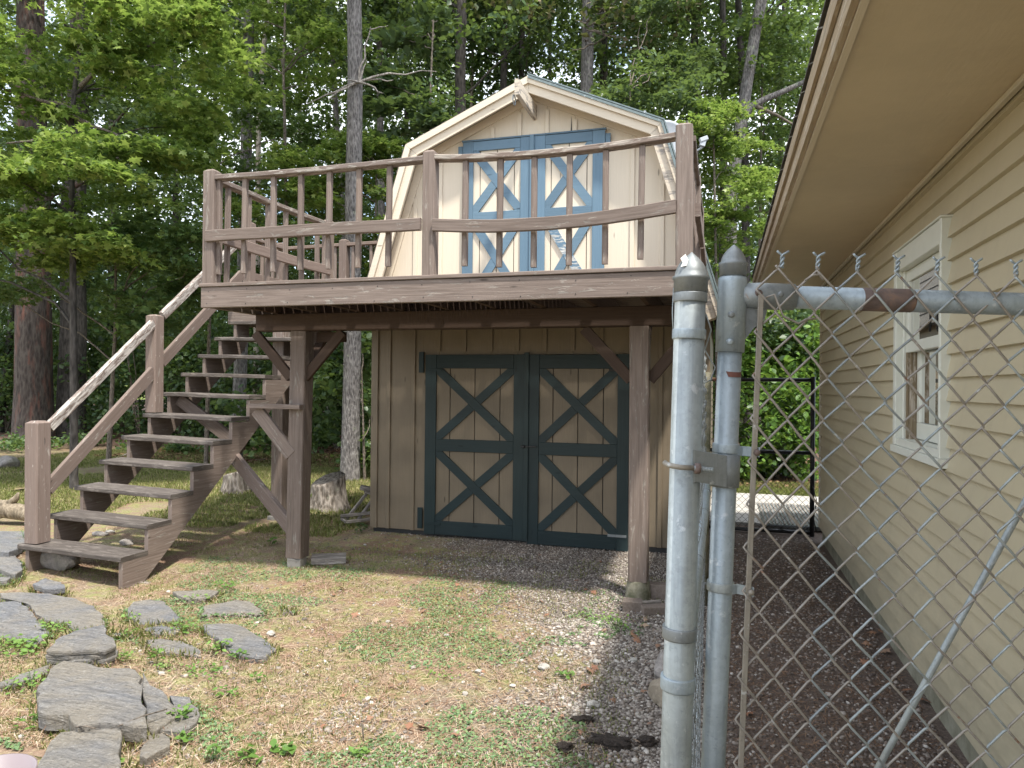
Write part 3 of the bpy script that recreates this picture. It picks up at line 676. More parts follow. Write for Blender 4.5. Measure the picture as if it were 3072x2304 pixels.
# landing beside the shed, at the head of the stair
LZ = 2.50
for k in range(7):
    y = 7.42 + k * .145
    beam('deck_board', (-5.80, y + .068, LZ - .018), (-3.88, y + .068, LZ - .018), .136, .036, BP, deck)
beam('fascia', (-5.80, 7.40, 2.405), (-3.90, 7.40, 2.405), .036, .15, BP, deck)
beam('fascia', (-5.79, 7.42, 2.405), (-5.79, 8.42, 2.405), .036, .15, BP, deck)
for (x, y) in ((-5.68, 7.62), (-5.70, 8.32), (-4.75, 8.32), (-3.86, 8.32)):
    rpost(x, y, 2.48, 3.62 if y < 8 else 3.50, .11, 'deck_brown_worn')
beam('top_rail', (-5.63, 8.32, 3.42), (-3.86, 8.32, 3.44), .088, .04, 'deck_brown_worn', deck, seg=4, jit=.001)
beam('mid_rail', (-5.63, 8.27, 2.90), (-3.86, 8.27, 2.90), .036, .09, 'deck_brown_worn', deck)
beam('mid_rail', (-5.66, 7.66, 2.95), (-5.66, 8.28, 2.95), .036, .09, 'deck_brown_worn', deck)
beam('top_rail', (-5.66, 7.66, 3.42), (-5.66, 8.28, 3.42), .088, .04, 'deck_brown_worn', deck)
for x in np.linspace(-5.4, -4.1, 6): baluster(x, 8.32, 3.41, 0, 1.0)
for y in (7.85, 8.07): baluster(-5.66, y, 3.41, 0, 1.0)

# ================================================================== STAIR
st = thing('wooden_stair', (-5.2, 4.7, 0), 'worn open riser wooden stair with peeling handrail climbing to the left end of the deck', 'staircase')
RUN, RISE, T0Y, T0Z = .269, .2165, 4.69, .205
SXL, SXR = -5.78, -4.69
for i in range(11):
    y = T0Y + i * RUN; z = T0Z + i * RISE; tilt = .034 - .0022 * i
    xl_ = SXL - (.02 if i == 0 else 0)
    beam('tread', (xl_, y + .143, z - .021 + tilt * .0), (SXR, y + .143, z - .021 - tilt), .286, .042, 'tread_wood', st, ch=.006, seg=5, jit=.0018)
def stringer(x0, x1, drop):
    top = []
    for i in range(11):
        y = T0Y + i * RUN + .02; z = T0Z + i * RISE - .042 - drop
        top += [(y, z - RISE + (.0 if i else -.05)), (y, z)]
    ye = T0Y + 11 * RUN; ze = T0Z + 10 * RISE - .042 - drop
    top += [(ye, ze)]
    bot = [(ye, ze - .16), (ye - .22, ze - .16 - .18 + .0)]
    def bz(y): return .8067 * (y - T0Y) - .285 - drop * .5
    bot = [(ye, bz(ye) + .06), (ye - .1, bz(ye - .1))]
    bot += [(T0Y + .225, -.105), (T0Y + .02, -.085)]
    top[0] = (T0Y + .02, -.085); bot = bot[:-1]
    prism('stringer', top + bot, 0, x0, x1, BP, st)
stringer(SXR - .042, SXR - .002, .030); stringer(SXL + .05, SXL + .088, .004)
NX = SXL + .075
nw = 'deck_brown_worn'
n1 = beam('newel_post', (NX, 4.80, .207), (NX - .01, 4.80, 1.243), .145, .145, nw, st, up=(0, 1, 0), ch=.012, seg=3, tip=.02, jit=.002)
n2 = beam('newel_post', (NX, 6.115, 1.295), (NX - .005, 6.115, 2.30), .13, .13, nw, st, up=(0, 1, 0), ch=.010, seg=3, tip=.016, jit=.002)
beam('handrail', (NX + .03, 4.87, 1.20), (NX + .03, 6.05, 2.215), .05, .092, 'handrail_white', st, ch=.008, seg=6, jit=.002)
beam('handrail', (NX + .03, 6.18, 2.31), (NX + .04, 7.58, 3.50), .05, .092, 'handrail_white', st, ch=.008, seg=6, jit=.002)
beam('mid_rail', (NX + .03, 4.86, .66), (NX + .03, 6.06, 1.72), .04, .125, nw, st, ch=.006, seg=6, jit=.002)
beam('mid_rail', (NX + .03, 6.17, 1.82), (NX + .04, 7.45, 2.94), .04, .12, nw, st, ch=.006, seg=6, jit=.002)
slab('foot_block', (-4.80, 4.90, -.12), (-4.62, 4.98, -.085), 'grey_wood', st)

# footings
pr = thing('concrete_pier', (pr_x, BY, 0), 'round mossy concrete pier under the deck post near the fence', 'footing')
lathe('pier', (pr_x, BY, -.2), (0, 0, 1), [(0, .105), (.22, .10), (.32, .085), (.333, .075)], 'mossy_concrete', pr, 18)
def block(name, lo, hi, mat, label, cat, rz=0.0, group=None):
    lo = Vector(lo); hi = Vector(hi); c = (lo + hi) / 2; base = Vector((c.x, c.y, lo.z))
    h = (hi - lo) / 2
    me = beam_mesh(base + Vector((-h.x, 0, h.z)), base + Vector((h.x, 0, h.z)), h.y * 2, h.z * 2, ch=.006, seg=3, jit=.003)
    me.transform(Matrix.Translation(base) @ Matrix.Rotation(rz, 4, 'Z') @ Matrix.Translation(-base))
    o = link(name, me, mat, None, at0=base); return tag(o, label, cat, group)
block('footing_block', (pl_x - .055, BY - .055, -.05), (pl_x + .07, BY + .06, .072), 'concrete', 'pale concrete block under the left deck post', 'footing', .1)
block('footing_board', (pl_x + .06, BY + .10, -.0), (pl_x + .36, BY + .30, .06), 'grey_wood', 'grey weathered board lying beside the left deck post', 'board', .5)
block('footing_block', (-5.12, 7.25, -.05), (-4.92, 7.45, .048), 'concrete', 'concrete block under the back stair post', 'footing')
block('footing_block', (-4.02, 7.80, -.05), (-3.82, 8.00, .048), 'concrete', 'concrete block under the deck post beside the shed corner', 'footing')
# ================================================================== HOUSE
HX, HY1, HY0 = 1.0, 8.16, -2.6
house = thing('house', (HX, HY1, 0), 'beige clapboard house with a deep overhanging eave and one narrow window', 'house')
prism('wall', [(HX + .06, .02), (7.5, .02), (7.5, 4.2), (HX + .06, 2.9)], 1, HY0, 3.70, 'dark_interior', house)
prism('wall', [(HX + .06, .02), (7.5, .02), (7.5, 4.2), (HX + .06, 2.9)], 1, 4.68, HY1 - .03, 'dark_interior', house)
prism('wall', [(HX + .30, .02), (7.5, .02), (7.5, 4.2), (HX + .30, 2.9)], 1, 3.70, 4.68, 'dark_interior', house)
prism('foundation', [(HX + .03, -.2), (HX + .055, -.2), (HX + .055, .18), (HX + .03, .16)], 1, HY0, HY1 - .01, 'foundation', house)
WZ0, WZ1, WY0, WY1 = 1.255, 2.40, 3.715, 4.655
EXP = .1075; z = .157; n = 0
while z < 2.68:
    z1 = min(z + EXP, 2.69)
    spans = [(HY0, HY1 - .035)]
    if z1 > WZ0 and z < WZ1: spans = [(HY0, WY0), (WY1, HY1 - .035)]
    cut = random.choice([1.2, 2.6, 5.3, 6.4, 7.1]) + random.uniform(-.4, .4); sp2_ = []
    for (a, c) in spans:
        sp2_ += [(a, cut - .0008), (cut + .0008, c)] if a + .4 < cut < c - .4 else [(a, c)]
    for (a, c) in sp2_:
        # drop siding: face leans out towards its lower edge, small return underneath
        prism('siding_board', [(HX + .012, z1), (HX - .0095, z), (HX + .012, z - .003), (HX + .032, z1)], 1, a, c, 'siding', house)
    if z < WZ0 < z1: prism('siding_board', [(HX + .012, WZ0 - .014), (HX - .015, z), (HX + .012, z - .003), (HX + .032, WZ0 - .014)], 1, WY0 + .001, WY1 - .001, 'siding', house)
    if z < WZ1 < z1: prism('siding_board', [(HX + .012, z1), (HX - .008, WZ1 + .008), (HX + .012, WZ1 + .008), (HX + .032, z1)], 1, WY0 + .001, WY1 - .001, 'siding', house)
    z += EXP; n += 1
slab('corner_board', (HX - .012, HY1 - .034, .15), (HX + .03, HY1, 2.68), 'trim_cream', house)
# soffit, trims, fascia, roof
SZ = 2.68
for a, c in ((HY0, -1.1), (-1.1, 1.34), (1.34, 3.78), (3.78, 6.22), (6.22, 8.42)):
    prism('soffit_panel', [(.381, SZ), (HX + .02, SZ), (HX + .02, SZ + .02), (.381, SZ + .02)], 1, a + .0012, c - .0012, 'soffit', house)
beam('bead_trim', (HX - .018, HY0, SZ - .012), (HX - .018, HY1 - .04, SZ - .012), .028, .022, 'trim_cream', house)
prism('trim_board', [(.357, SZ - .012), (.380, SZ - .012), (.380, SZ + .03), (.357, SZ + .03)], 1, HY0, 8.44, 'cream_paint', house, 1)
prism('fascia_board', [(.334, SZ - .004), (.355, SZ - .006), (.355, SZ + .14), (.334, SZ + .14)], 1, HY0, 8.44, 'rough_fascia', house, 1)
prism('fascia_strip', [(.318, SZ + .072), (.332, SZ + .072), (.332, SZ + .145), (.318, SZ + .145)], 1, HY0, 8.45, 'rough_fascia', house, 1)
rf = prism('roof', [(.325, SZ + .15), (.36, SZ + .15), (4.3, 4.30), (7.5, 4.3), (7.5, 4.33), (4.3, 4.33), (.325, SZ + .175)], 1, HY0, 8.46, 'shingle', house)
for k in range(40):
    y = HY0 + k * .277
    prism('shingle', [(.309, SZ + .168), (.42, SZ + .205), (.42, SZ + .213), (.309, SZ + .178)], 1, y + .004, y + .272 + random.uniform(-.006, .0), 'shingle', rf)
# window
wn_ = prism('window', [(WY0 + .032, WZ0 + .032), (WY1 - .060, WZ0 + .032), (WY1 - .060, WZ0 + .07), (WY0 + .032, WZ0 + .07)], 0, HX - .030, HX + .10, 'window_white', house)
slab('casing', (HX - .036, WY1 - .058, WZ0 + .032), (HX + .10, WY1 + .0, WZ1), 'window_white', wn_)
slab('casing', (HX - .036, WY0, WZ0 + .032), (HX + .10, WY0 + .030, WZ1), 'window_white', wn_)
slab('casing', (HX - .034, WY0 + .032, WZ1 - .115), (HX + .10, WY1 - .060, WZ1 - .001), 'window_white', wn_)
slab('casing', (HX - .043, WY0 - .010, WZ1 + .001), (HX + .02, WY1 + .010, WZ1 + .010), 'window_white', wn_)
slab('sill', (HX - .045, WY0 - .014, WZ0 - .012), (HX + .10, WY1 + .014, WZ0 + .03), 'window_white', wn_)
slab('stop', (HX + .0, WY1 - .085, WZ0 + .07), (HX + .02, WY1 - .060, WZ1 - .115), 'window_white', wn_)
slab('jamb', (HX + .012, WY1 - .125, WZ0 + .07), (HX + .09, WY1 - .088, 1.83), 'jamb_wood', wn_)
slab('jamb', (HX + .022, WY1 - .150, WZ0 + .07), (HX + .09, WY1 - .127, 1.83), 'jamb_wood', wn_)
ya, yb, zm = WY0 + .034, WY1 - .088, 1.84
# upper sash
us = slab('sash', (HX + .012, ya, WZ1 - .18), (HX + .045, yb, WZ1 - .117), 'window_white', wn_); us.name = 'upper_sash'
for lo, hi in (((HX + .010, ya, zm - .025), (HX + .045, yb, zm + .035)), ((HX + .012, yb - .055, zm + .036), (HX + .045, yb, WZ1 - .181)), ((HX + .012, ya, zm + .036), (HX + .045, ya + .04, WZ1 - .181))):
    slab('sash_rail', lo, hi, 'window_white', wn_)
slab('pane', (HX + .026, ya + .041, zm + .037), (HX + .030, yb - .056, WZ1 - .182), 'glass', wn_)
# lower sash, set further in
yb2 = WY1 - .152
for lo, hi in (((HX + .055, ya, WZ0 + .075), (HX + .085, yb2, WZ0 + .165)), ((HX + .055, yb2 - .055, WZ0 + .167), (HX + .085, yb2, zm)), ((HX + .055, ya, WZ0 + .167), (HX + .085, ya + .035, zm))):
    slab('sash_rail', lo, hi, 'window_white', wn_)
slab('pane', (HX + .068, ya + .036, WZ0 + .168), (HX + .072, yb2 - .056, zm - .002), 'glass', wn_)
cur = [(HX + .16 + .012 * math.sin(t * 46), WY0 + .02 + t * .9) for t in np.linspace(0, 1, 60)]
V = [(x, y, zz) for zz in (WZ0 + .06, WZ1 - .13) for x, y in cur]; n = len(cur)
me = pydata('curtain', V, [(i, i + 1, n + i + 1, n + i) for i in range(n - 1)]); link('curtain', me, 'curtain', wn_)
tube('cable', [(HX + .008, 3.93, 1.90), (HX + .006, 3.95, 2.02), (HX + .006, 3.99, 2.06), (HX + .006, 4.04, 2.02), (HX + .008, 4.06, 1.90)], .006, 'black_metal', wn_, 6)

# ================================================================== CHAIN LINK: near fence running back to the deck
def wrap_ring(c, axis, r, h, th, mat, parent, name='band', sides=22):
    return lathe(name, Vector(c) - Vector(axis).normalized() * h / 2, axis, [(0, r), (0, r + th), (h * .12, r + th * 1.25), (h * .88, r + th * 1.25), (h, r + th), (h, r)], mat, parent, sides)
fence = thing('chain_link_fence', (-.08, 1.46, 0), 'galvanised chain link fence running from the near round post to the deck corner', 'fence')
FT = at_depth(2072, 860, 1.425); FB = at_depth(2025, 2304, 1.425)
fd = (FB - FT).normalized(); FBg = FT + fd * (FT.z / -fd.z)
rF = .0302
postF = tube('post', [FT + fd * -.0, FBg - Vector((0, 0, .1))], rF, 'galvanised', fence, 28)
up = -fd
lathe('post_cap', FT + fd * .012, up, [(0, rF + .0030), (.024, rF + .0032), (.026, rF + .0060), (.031, rF + .0062), (.034, rF + .0018), (.042, rF + .0005), (.050, rF - .0025), (.058, rF - .007), (.066, rF - .0135), (.073, rF - .0205), (.078, rF - .0262), (.081, .001)], 'galvanised_dull', fence, 32)
def onF(py, Z=1.425):
    t = (at_depth(2050, py, Z).z - FT.z) / fd.z; return FT + fd * t
wrap_ring(onF(893), up, rF, .019, .0026, 'galvanised_dull', fence)
wrap_ring(onF(1003), up, rF, .020, .0026, 'galvanised_blue', fence)
wrap_ring(onF(1896), up, rF, .024, .0032, 'galvanised_dull', fence)
wrap_ring(onF(2046), up, rF, .027, .0034, 'galvanised_blue', fence)
bo = FT + up * .036 + Vector((-.014, -.0300, 0))
bv = [(-.005, 0), (.006, .002), (.009, .016), (.003, .030), (-.006, .020), (-.001, .010)]
link('bird_dropping', pydata('bird_dropping', [bo + Vector((x + .0, .55 * z, z * .9)) for x, z in bv] + [bo + Vector((x, .55 * z + .002, z * .9)) for x, z in bv], [(0, 1, 2, 3, 4, 5), (0, 1, 7, 6), (1, 2, 8, 7), (2, 3, 9, 8), (3, 4, 10, 9), (4, 5, 11, 10), (5, 0, 6, 11)]), 'bird_lime', fence)
# far posts, rails, ties
for y in (5.46,):
    p = at_z(2112, 1822); tube('post', [(-.115, y, -.1), (-.105, y, 1.72)], .030, 'mossy_concrete', fence, 16)
    wrap_ring((-.115, y, .17), (0, 0, 1), .03, .02, .003, 'galvanised_dull', fence)
br0 = at_x(2123, 1460, -.072); bz = br0.z
tube('brace_rail', [(-.072, 1.49, bz), (-.072, 3.4, bz), (-.085, 5.43, bz)], .021, 'galvanised_blue', fence, 16)
for y in (2.35, 2.75, 3.25, 3.9, 4.6):
    wrap_ring((-.073, y, bz), (.1, 1, 0), .0212, .003, .0018, 'galvanised_dull', fence, 'wire_tie', 14)
tube('tension_wire', [(-.05, 1.5, .06), (-.05, 5.4, .06)], .002, 'wire_grey', fence, 5)
def zigzag(nrow, hp, vp, rad=.0016, dep=.0032, sides=5, top=True):
    """one fence strand: bends left and right going up, passing over and under at each bend"""
    pts = []
    for j in range(nrow + 1):
        left = j % 2 == 0; x = 0 if left else hp; zc = j * vp; s = 1 if left else -1
        pts += [(x + s * .004 if not left else x + .004, -dep * s, zc - .006), (x - .0012 if left else x + .0012, 0, zc), (x + .004 if left else x - .004, dep * s, zc + .006)]
    return pts
hpF, vpF = .039, .0425
nr = int(1.80 / vpF); me0 = tube_mesh([(0.0 + p[1], p[0], p[2] + .03) for p in zigzag(nr, hpF, vpF, dep=.006)], .0012, 4, cap=False); me0.materials.append(M['galvanised_dull'])
me1 = tube_mesh([(0.0 + p[1], hpF - p[0], p[2] + .03) for p in zigzag(nr, hpF, vpF, dep=.006)], .0012, 4, cap=False); me1.materials.append(M['galvanised'])
yy = 1.50; k = 0
while yy < 5.42:
    o = bpy.data.objects.new('wire', me0 if k % 2 == 0 else me1); C.objects.link(o); o.parent = fence
    o.location = Vector((-.062 - .0145 * (yy - 1.5) + .006 * math.sin(yy * 5.0), yy, 0)) - ORG[fence.name]; ORG[o.name] = ORG[fence.name]
    yy += hpF; k += 1
tube('loose_wire', [FT + Vector((.030, .01, -.055)), FT + Vector((.040, .02, -.085)), FT + Vector((.028, .03, -.125)), FT + Vector((.048, .03, -.16)), FT + Vector((.040, .05, -.185)), FT + Vector((.02, .06, -.195))], .0016, 'galvanised', fence, 5)
tube('loose_wire', [FT + Vector((-.034, .01, .0)), FT + Vector((-.036, .012, -.05)), FT + Vector((-.033, .0, -.10))], .0012, 'galvanised', fence, 5)

# ================================================================== GATE (open, swung towards the house)
G = 1.445
GT = at_depth(2199, 820, G); GB = at_depth(2139, 2304, G)
gd = (GB - GT).normalized(); gup = -gd; GBg = GT + gd * ((GT.z - .06) / -gd.z)
gate = thing('chain_link_gate', (GBg.x, GBg.y, 0), 'tall galvanised chain link gate standing open in front of the house wall', 'gate')
rG = .0238
tube('post', [GT, GBg], rG, 'galvanised_blue', gate, 26)
lathe('post_cap', GT + gd * .006, gup, [(0, rG + .0030), (.020, rG + .0033), (.022, rG + .0050), (.026, rG + .0052), (.028, rG + .0012), (.036, rG - .0005), (.043, rG - .0035), (.050, rG - .008), (.056, rG - .0135), (.061, rG - .019), (.064, .001)], 'galvanised_dull', gate, 32)
def onG(py):
    p = at_depth(2170, py, G); t = (p.z - GT.z) / gd.z; return GT + gd * t
R0 = at_depth(2205, 886, G); R1 = at_depth(3072, 913, 1.425); rd = (R1 - R0).normalized(); R2 = R0 + rd * 1.15
rR = .0228
# corner fitting: sleeve, branch, web, bolts
lathe('corner_fitting', onG(1056), gup, [(0, rG + .001), (0, rG + .0045), (.14, rG + .0050), (.150, rG + .004), (.152, rG)], 'galvanised_blue', gate, 26)
cf = lathe('corner_branch', R0 + rd * .012, rd, [(0, rR + .002), (.035, rR + .0045), (.105, rR + .0036), (.106, rR)], 'galvanised_rusty', gate, 24)
w0, w1 = onG(925), onG(1015)
nrm = rd.cross(gup).normalized()
poly = [w0 + rd * .022, w0 + rd * .072 + gup * .01, w0 + rd * .066 + gd * .022, w0 + rd * .044 + gd * .040, w1 + rd * .030, w1 + rd * .022]
v = [p + nrm * .004 for p in poly] + [p - nrm * .004 for p in poly]; n = len(poly)
link('web', pydata('web', v, [tuple(range(n))[::-1], tuple(range(n, 2 * n))] + [(i, (i + 1) % n, n + (i + 1) % n, n + i) for i in range(n)]), 'galvanised_dull', gate)
tocam = (CAMP - R0).normalized(); tocam = (tocam - rd * tocam.dot(rd)); tocam.normalize()
def bolt(px, py, Z, r, mat, parent, h=.009, sides=6, name='bolt'):
    p = at_depth(px, py, Z); return lathe(name, p - tocam * .004, tocam, [(0, r * 1.15), (.003, r * 1.15), (.004, r), (h, r * .95), (h + .001, r * .6)], mat, parent, sides)
bolt(2194, 944, G - rG - .004, .0063, 'galvanised_dull', gate); bolt(2190, 1026, G - rG - .004, .0065, 'galvanised_blue', gate)
bolt(2276, 879, G - rR - .005, .0068, 'rust', gate, sides=10); bolt(2341, 883, G - rR - .004, .0062, 'galvanised_dull', gate, sides=10)
tube('top_rail', [R0 + rd * .02, R2], rR, 'galvanised_blue', gate, 24)
A = R0 + rd * ((at_depth(2575, 900, G) - R0).dot(rd)); B_ = R0 + rd * ((at_depth(2722, 900, G) - R0).dot(rd))
lathe('rust_sleeve', A, rd, [(0, rR), (.001, rR + .0008), ((B_ - A).length, rR + .0008), ((B_ - A).length + .002, rR)], 'rust', gate, 24)
# slot in the post
q = onG(1118); sl = [(-.018, .005), (.018, .0035), (.017, -.0065), (-.013, -.0055)]
sv = []
for a, c in sl:
    an = a / rG; dirv = tocam * math.cos(an) + rd * math.sin(an); sv.append(q + dirv * (rG + .0008) + gup * c)
v = []; m_ = 9
for i in range(m_):
    t = i / (m_ - 1)
    for (e0, e1) in ((sl[0], sl[1]), (sl[3], sl[2])):
        a = e0[0] + (e1[0] - e0[0]) * t; c = e0[1] + (e1[1] - e0[1]) * t; an = a / rG + .25
        v.append(q + (tocam * math.cos(an) + rd * math.sin(an)) * (rG + .0008) + gup * c)
link('slot', pydata('slot', v, [(2 * i, 2 * i + 2, 2 * i + 3, 2 * i + 1) for i in range(m_ - 1)]), 'rust_hole', gate)
# hinge: clamp round the gate post, J bolt round the fence post
hc = onG(1410)
lathe('hinge_clamp', hc - gup * .033, gup, [(0, rG + .001), (0, rG + .005), (.066, rG + .005), (.066, rG + .001)], 'galvanised_dull', gate, 24)
hl = at_depth(2085, 1402, 1.395) ; hr = at_depth(2180, 1410, 1.415)
hz = [hl + Vector((0, 0, .033)), hr + Vector((0, 0, .028)), hr + Vector((0, 0, -.034)), hl + Vector((0, 0, -.028))]
v = [p for p in hz] + [p - tocam * .005 for p in hz]
link('hinge_plate', pydata('hinge_plate', v, [(3, 2, 1, 0), (4, 5, 6, 7), (0, 1, 5, 4), (1, 2, 6, 5), (2, 3, 7, 6), (3, 0, 4, 7)]), 'galvanised_dull', gate)
sidev = (hr - hl).normalized()
v = [hl + Vector((0, 0, .034)) + tocam * .0, hl + Vector((0, 0, .034)) - sidev * .005, hl - Vector((0, 0, .030)) - sidev * .005, hl - Vector((0, 0, .030))]
v = v + [p - tocam * .030 for p in v]
link('hinge_flange', pydata('hinge_flange', v, [(3, 2, 1, 0), (4, 5, 6, 7), (0, 1, 5, 4), (1, 2, 6, 5), (2, 3, 7, 6), (3, 0, 4, 7)]), 'galvanised_rusty', gate)
j0 = at_depth(2140, 1411, 1.385); j1 = at_depth(2080, 1404, 1.385); j2 = at_depth(2040, 1402, 1.383); j3 = at_depth(2008, 1396, 1.386); j4 = at_depth(1996, 1390, 1.405); j5 = at_depth(1995, 1388, 1.43)
tube('hinge_bolt', [j1, j2, j3, j4, j5], .0052, 'bar_metal', gate, 12)
tube('bolt_thread', [j0, (j0 + j1) / 2, j1], .0048, 'galvanised_dull', gate, 12)
for i in range(9):
    c = j1 + (j0 - j1) * (.30 + i * .078); lathe('thread', c, (j0 - j1), [(0, .0047), (.0009, .0056), (.0018, .0047)], 'galvanised', gate, 12)
lathe('nut', j1 + (j0 - j1) * .08, (j0 - j1), [(0, .0105), (.010, .0105)], 'rust', gate, 6)
# tension bands and tension bar
BT = at_depth(2283, 885, 1.405); BB = at_depth(2222, 2304, 1.405); bdv = (BB - BT).normalized()
def tband(py, drop, mat, boltmat):
    c = onG(py); wrap_ring(c, gup, rG + .0006, .019, .0022, mat, gate, 'tension_band')
    e = BT + bdv * ((c.z - BT.z) / bdv.z); e = e + rd * .010 - Vector((0, 0, drop)) + tocam * .003
    a = c + tocam * (rG + .002) + rd * .006; a2 = c + tocam * (rG * .55) + rd * (rG + .006)
    pl = [a, a2 - Vector((0, 0, drop * .5)), e]; v, f = [], []
    for p in pl:
        v += [p + gup * .0095, p - gup * .0095, p + gup * .0095 - tocam * .0025, p - gup * .0095 - tocam * .0025]
    for i in (0, 4): f += [(i, i + 4, i + 5, i + 1), (i + 2, i + 3, i + 7, i + 6), (i, i + 2, i + 6, i + 4), (i + 1, i + 5, i + 7, i + 3)]
    f += [(0, 1, 3, 2), (8, 10, 11, 9)]
    link('band_strap', pydata('band_strap', v, f), mat, gate)
    lathe('bolt', e - rd * .006, tocam, [(0, .0066), (.003, .0064), (.0055, .0045), (.007, .001)], boltmat, gate, 12)
tband(1344, .004, 'galvanised_blue', 'rust'); tband(1757, 0, 'galvanised', 'bar_metal')
beam('tension_bar', BT, BT + bdv * 1.55, .0105, .0055, 'bar_metal', gate, up=tocam, ch=.001)
# diagonal truss rod
T0_, T1_ = at_depth(3072, 1512, 1.46), at_depth(2634, 2304, 1.46); tv = (T0_ - T1_).normalized()
tube('truss_rod', [T1_ - tv * .42, T0_ + tv * .5], .0068, 'galvanised', gate, 10)
tube('bottom_rail', [GBg + gup * .03 + rd * .02, GBg + gup * .03 + rd * 1.15], rR, 'galvanised', gate, 16)
tube('post', [R2 + gup * .02, R2 + gd * 1.72], rR, 'galvanised', gate, 16)
# fabric: strands on the plane of the gate, sheared like the sagging fabric in the photo
GM = 1.405
o0 = at_depth(2509, 877, GM); eh = (at_depth(2509 + 590, 877 + 22.5, GM - .004) - o0) / 10; ev = (at_depth(2509 - 50, 877 + 645, GM) - o0) / 10
def node(k, j):
    py = 877 + 64.5 * j; s_ = min(max((py - 877) / 400, 0), 1); w_ = 59.5 - 5 * s_
    px = 2271 - .048 * (py - 877) + w_ * min(k + 4, 4) + 59.5 * max(k, 0)
    return at_depth(px, py + 2.25 * k, GM)
for k in range(-4, 15):
    pts = []; lo = 24
    j0_ = -1 if (k % 2) else -1
    for j in range(-1, lo):
        left = (j + k) % 2 == 0
        P0 = node(k if left else k + 1, j); s = 1 if left else -1
        inn = eh.normalized() * (.0045 * (1 if left else -1)); dv = ev.normalized() * .0062
        jt = Vector((random.uniform(-1, 1), random.uniform(-1, 1), random.uniform(-1, 1))) * .0011
        P0 = P0 + jt
        pts += [P0 + inn - dv - tocam * .0030 * s, P0 - inn * .25, P0 + inn + dv + tocam * .0030 * s]
    mt = 'wire_grey' if k not in (2, 5, 9) else 'galvanised'
    if k in (0, 3): mt = 'galvanised_rusty'
    o = tube('wire', pts, .0025, mt, gate, 6, cap=True)
# twisted ends along the top
for k in range(-3, 15, 2):
    base = node(k, -1) if k > -3 else node(k + .2, -1)
    ax = (gup + rd * random.uniform(-.05, .12)).normalized(); s_ = ax.cross(tocam).normalized(); t_ = ax.cross(s_)
    for ph in (0, math.pi):
        pts = []
        for i in range(15):
            h = i / 14; a = ph + h * math.pi * 2.6; r_ = .0027
            pts.append(base + ax * (.002 + h * .026) + s_ * math.cos(a) * r_ + t_ * math.sin(a) * r_)
        pts += [base + ax * .031 + rd * (.006 if ph else -.007), base + ax * .035 + rd * (.012 if ph else -.011)]
        tube('twisted_end', pts, .0023, 'galvanised_blue', gate, 5)
tube('loose_wire', [node(-3.6, .4), node(-3.2, .2) + tocam * .01, node(-2.6, 1.2), node(-1.9, 1.5) + tocam * .012, node(-1.4, 1.3), node(-.9, 1.25)], .0024, 'wire_grey', gate, 6)
tube('loose_wire', [node(-1.6, -.5) , node(-1.3, -.75) + tocam * .008, node(-.9, -.8), node(-.7, -.55)], .0024, 'wire_grey', gate, 6)

# ================================================================== FAR GATE at the house corner
far = thing('black_wire_gate', (.42, 8.42, 0), 'far black chain link gate between the shed and the house corner', 'gate')
fyy = 8.42
xA = -.30; xB = at_y(2432, 1300, fyy).x
for z in (1.705, .905, .03): tube('rail', [(xA, fyy, z), (xB, fyy, z)], .022, 'black_metal' if z < 1.6 else 'galvanised_rusty', far, 10)
tube('rail_cover', [(.0, fyy, 1.705), (xB, fyy, 1.705)], .0225, 'black_metal', far, 10)
tube('post', [(xB + .02, fyy, -.05), (xB + .02, fyy, 1.74)], .025, 'black_metal', far, 12); tube('post', [(xA, fyy, -.05), (xA, fyy, 1.74)], .03, 'black_metal', far, 12)
hp2, vp2 = .037, .037; nr = int(1.66 / vp2)
fm = [tube_mesh([((p[0] if q == 0 else hp2 - p[0]), p[1], p[2] + .03) for p in zigzag(nr, hp2, vp2, dep=.003)], .0022, 3, cap=False) for q in (0, 1)]
for f_ in fm: f_.materials.append(M['black_iron'])
x = xA + .01; k = 0
while x < xB:
    o = bpy.data.objects.new('wire', fm[k % 2]); C.objects.link(o); o.parent = far; o.location = Vector((x, fyy - .02, 0)) - ORG[far.name]; ORG[o.name] = ORG[far.name]; x += hp2; k += 1
tube('cable', [(xB - .02, fyy - .05, .10), (xB - .1, fyy - .06, .02), (xB - .35, fyy - .06, .07), (xB - .7, fyy - .05, .03), (xA, fyy - .05, .05)], .006, 'black_metal', far, 6)
tube('cable', [(xB + .02, fyy - .04, .55), (xB + .06, fyy - .05, .4), (xB + .03, fyy - .06, .2), (xB + .06, fyy - .05, .05)], .005, 'black_metal', far, 6)
# grating mat lying on the concrete
gm = thing('grey_floor_grate', (.95, 9.6, .04), 'grey ribbed grate panels lying on the concrete beyond the far gate', 'grate')
c0 = at_z(2286, 1574, .05); c1 = at_z(2302, 1512, .05)
for i in range(3):
    x0 = c0.x + .02 + i * .36
    fr = prism('panel', [(x0, c0.y), (x0 + .34, c0.y), (x0 + .34, c1.y), (x0, c1.y)], 2, .045, .062, 'galvanised_dull', gm)
    for j in range(8): beam('rib', (x0 + .02 + j * .042, c0.y + .02, .066), (x0 + .02 + j * .042, c1.y - .02, .066), .018, .008, 'grey_wood', fr)

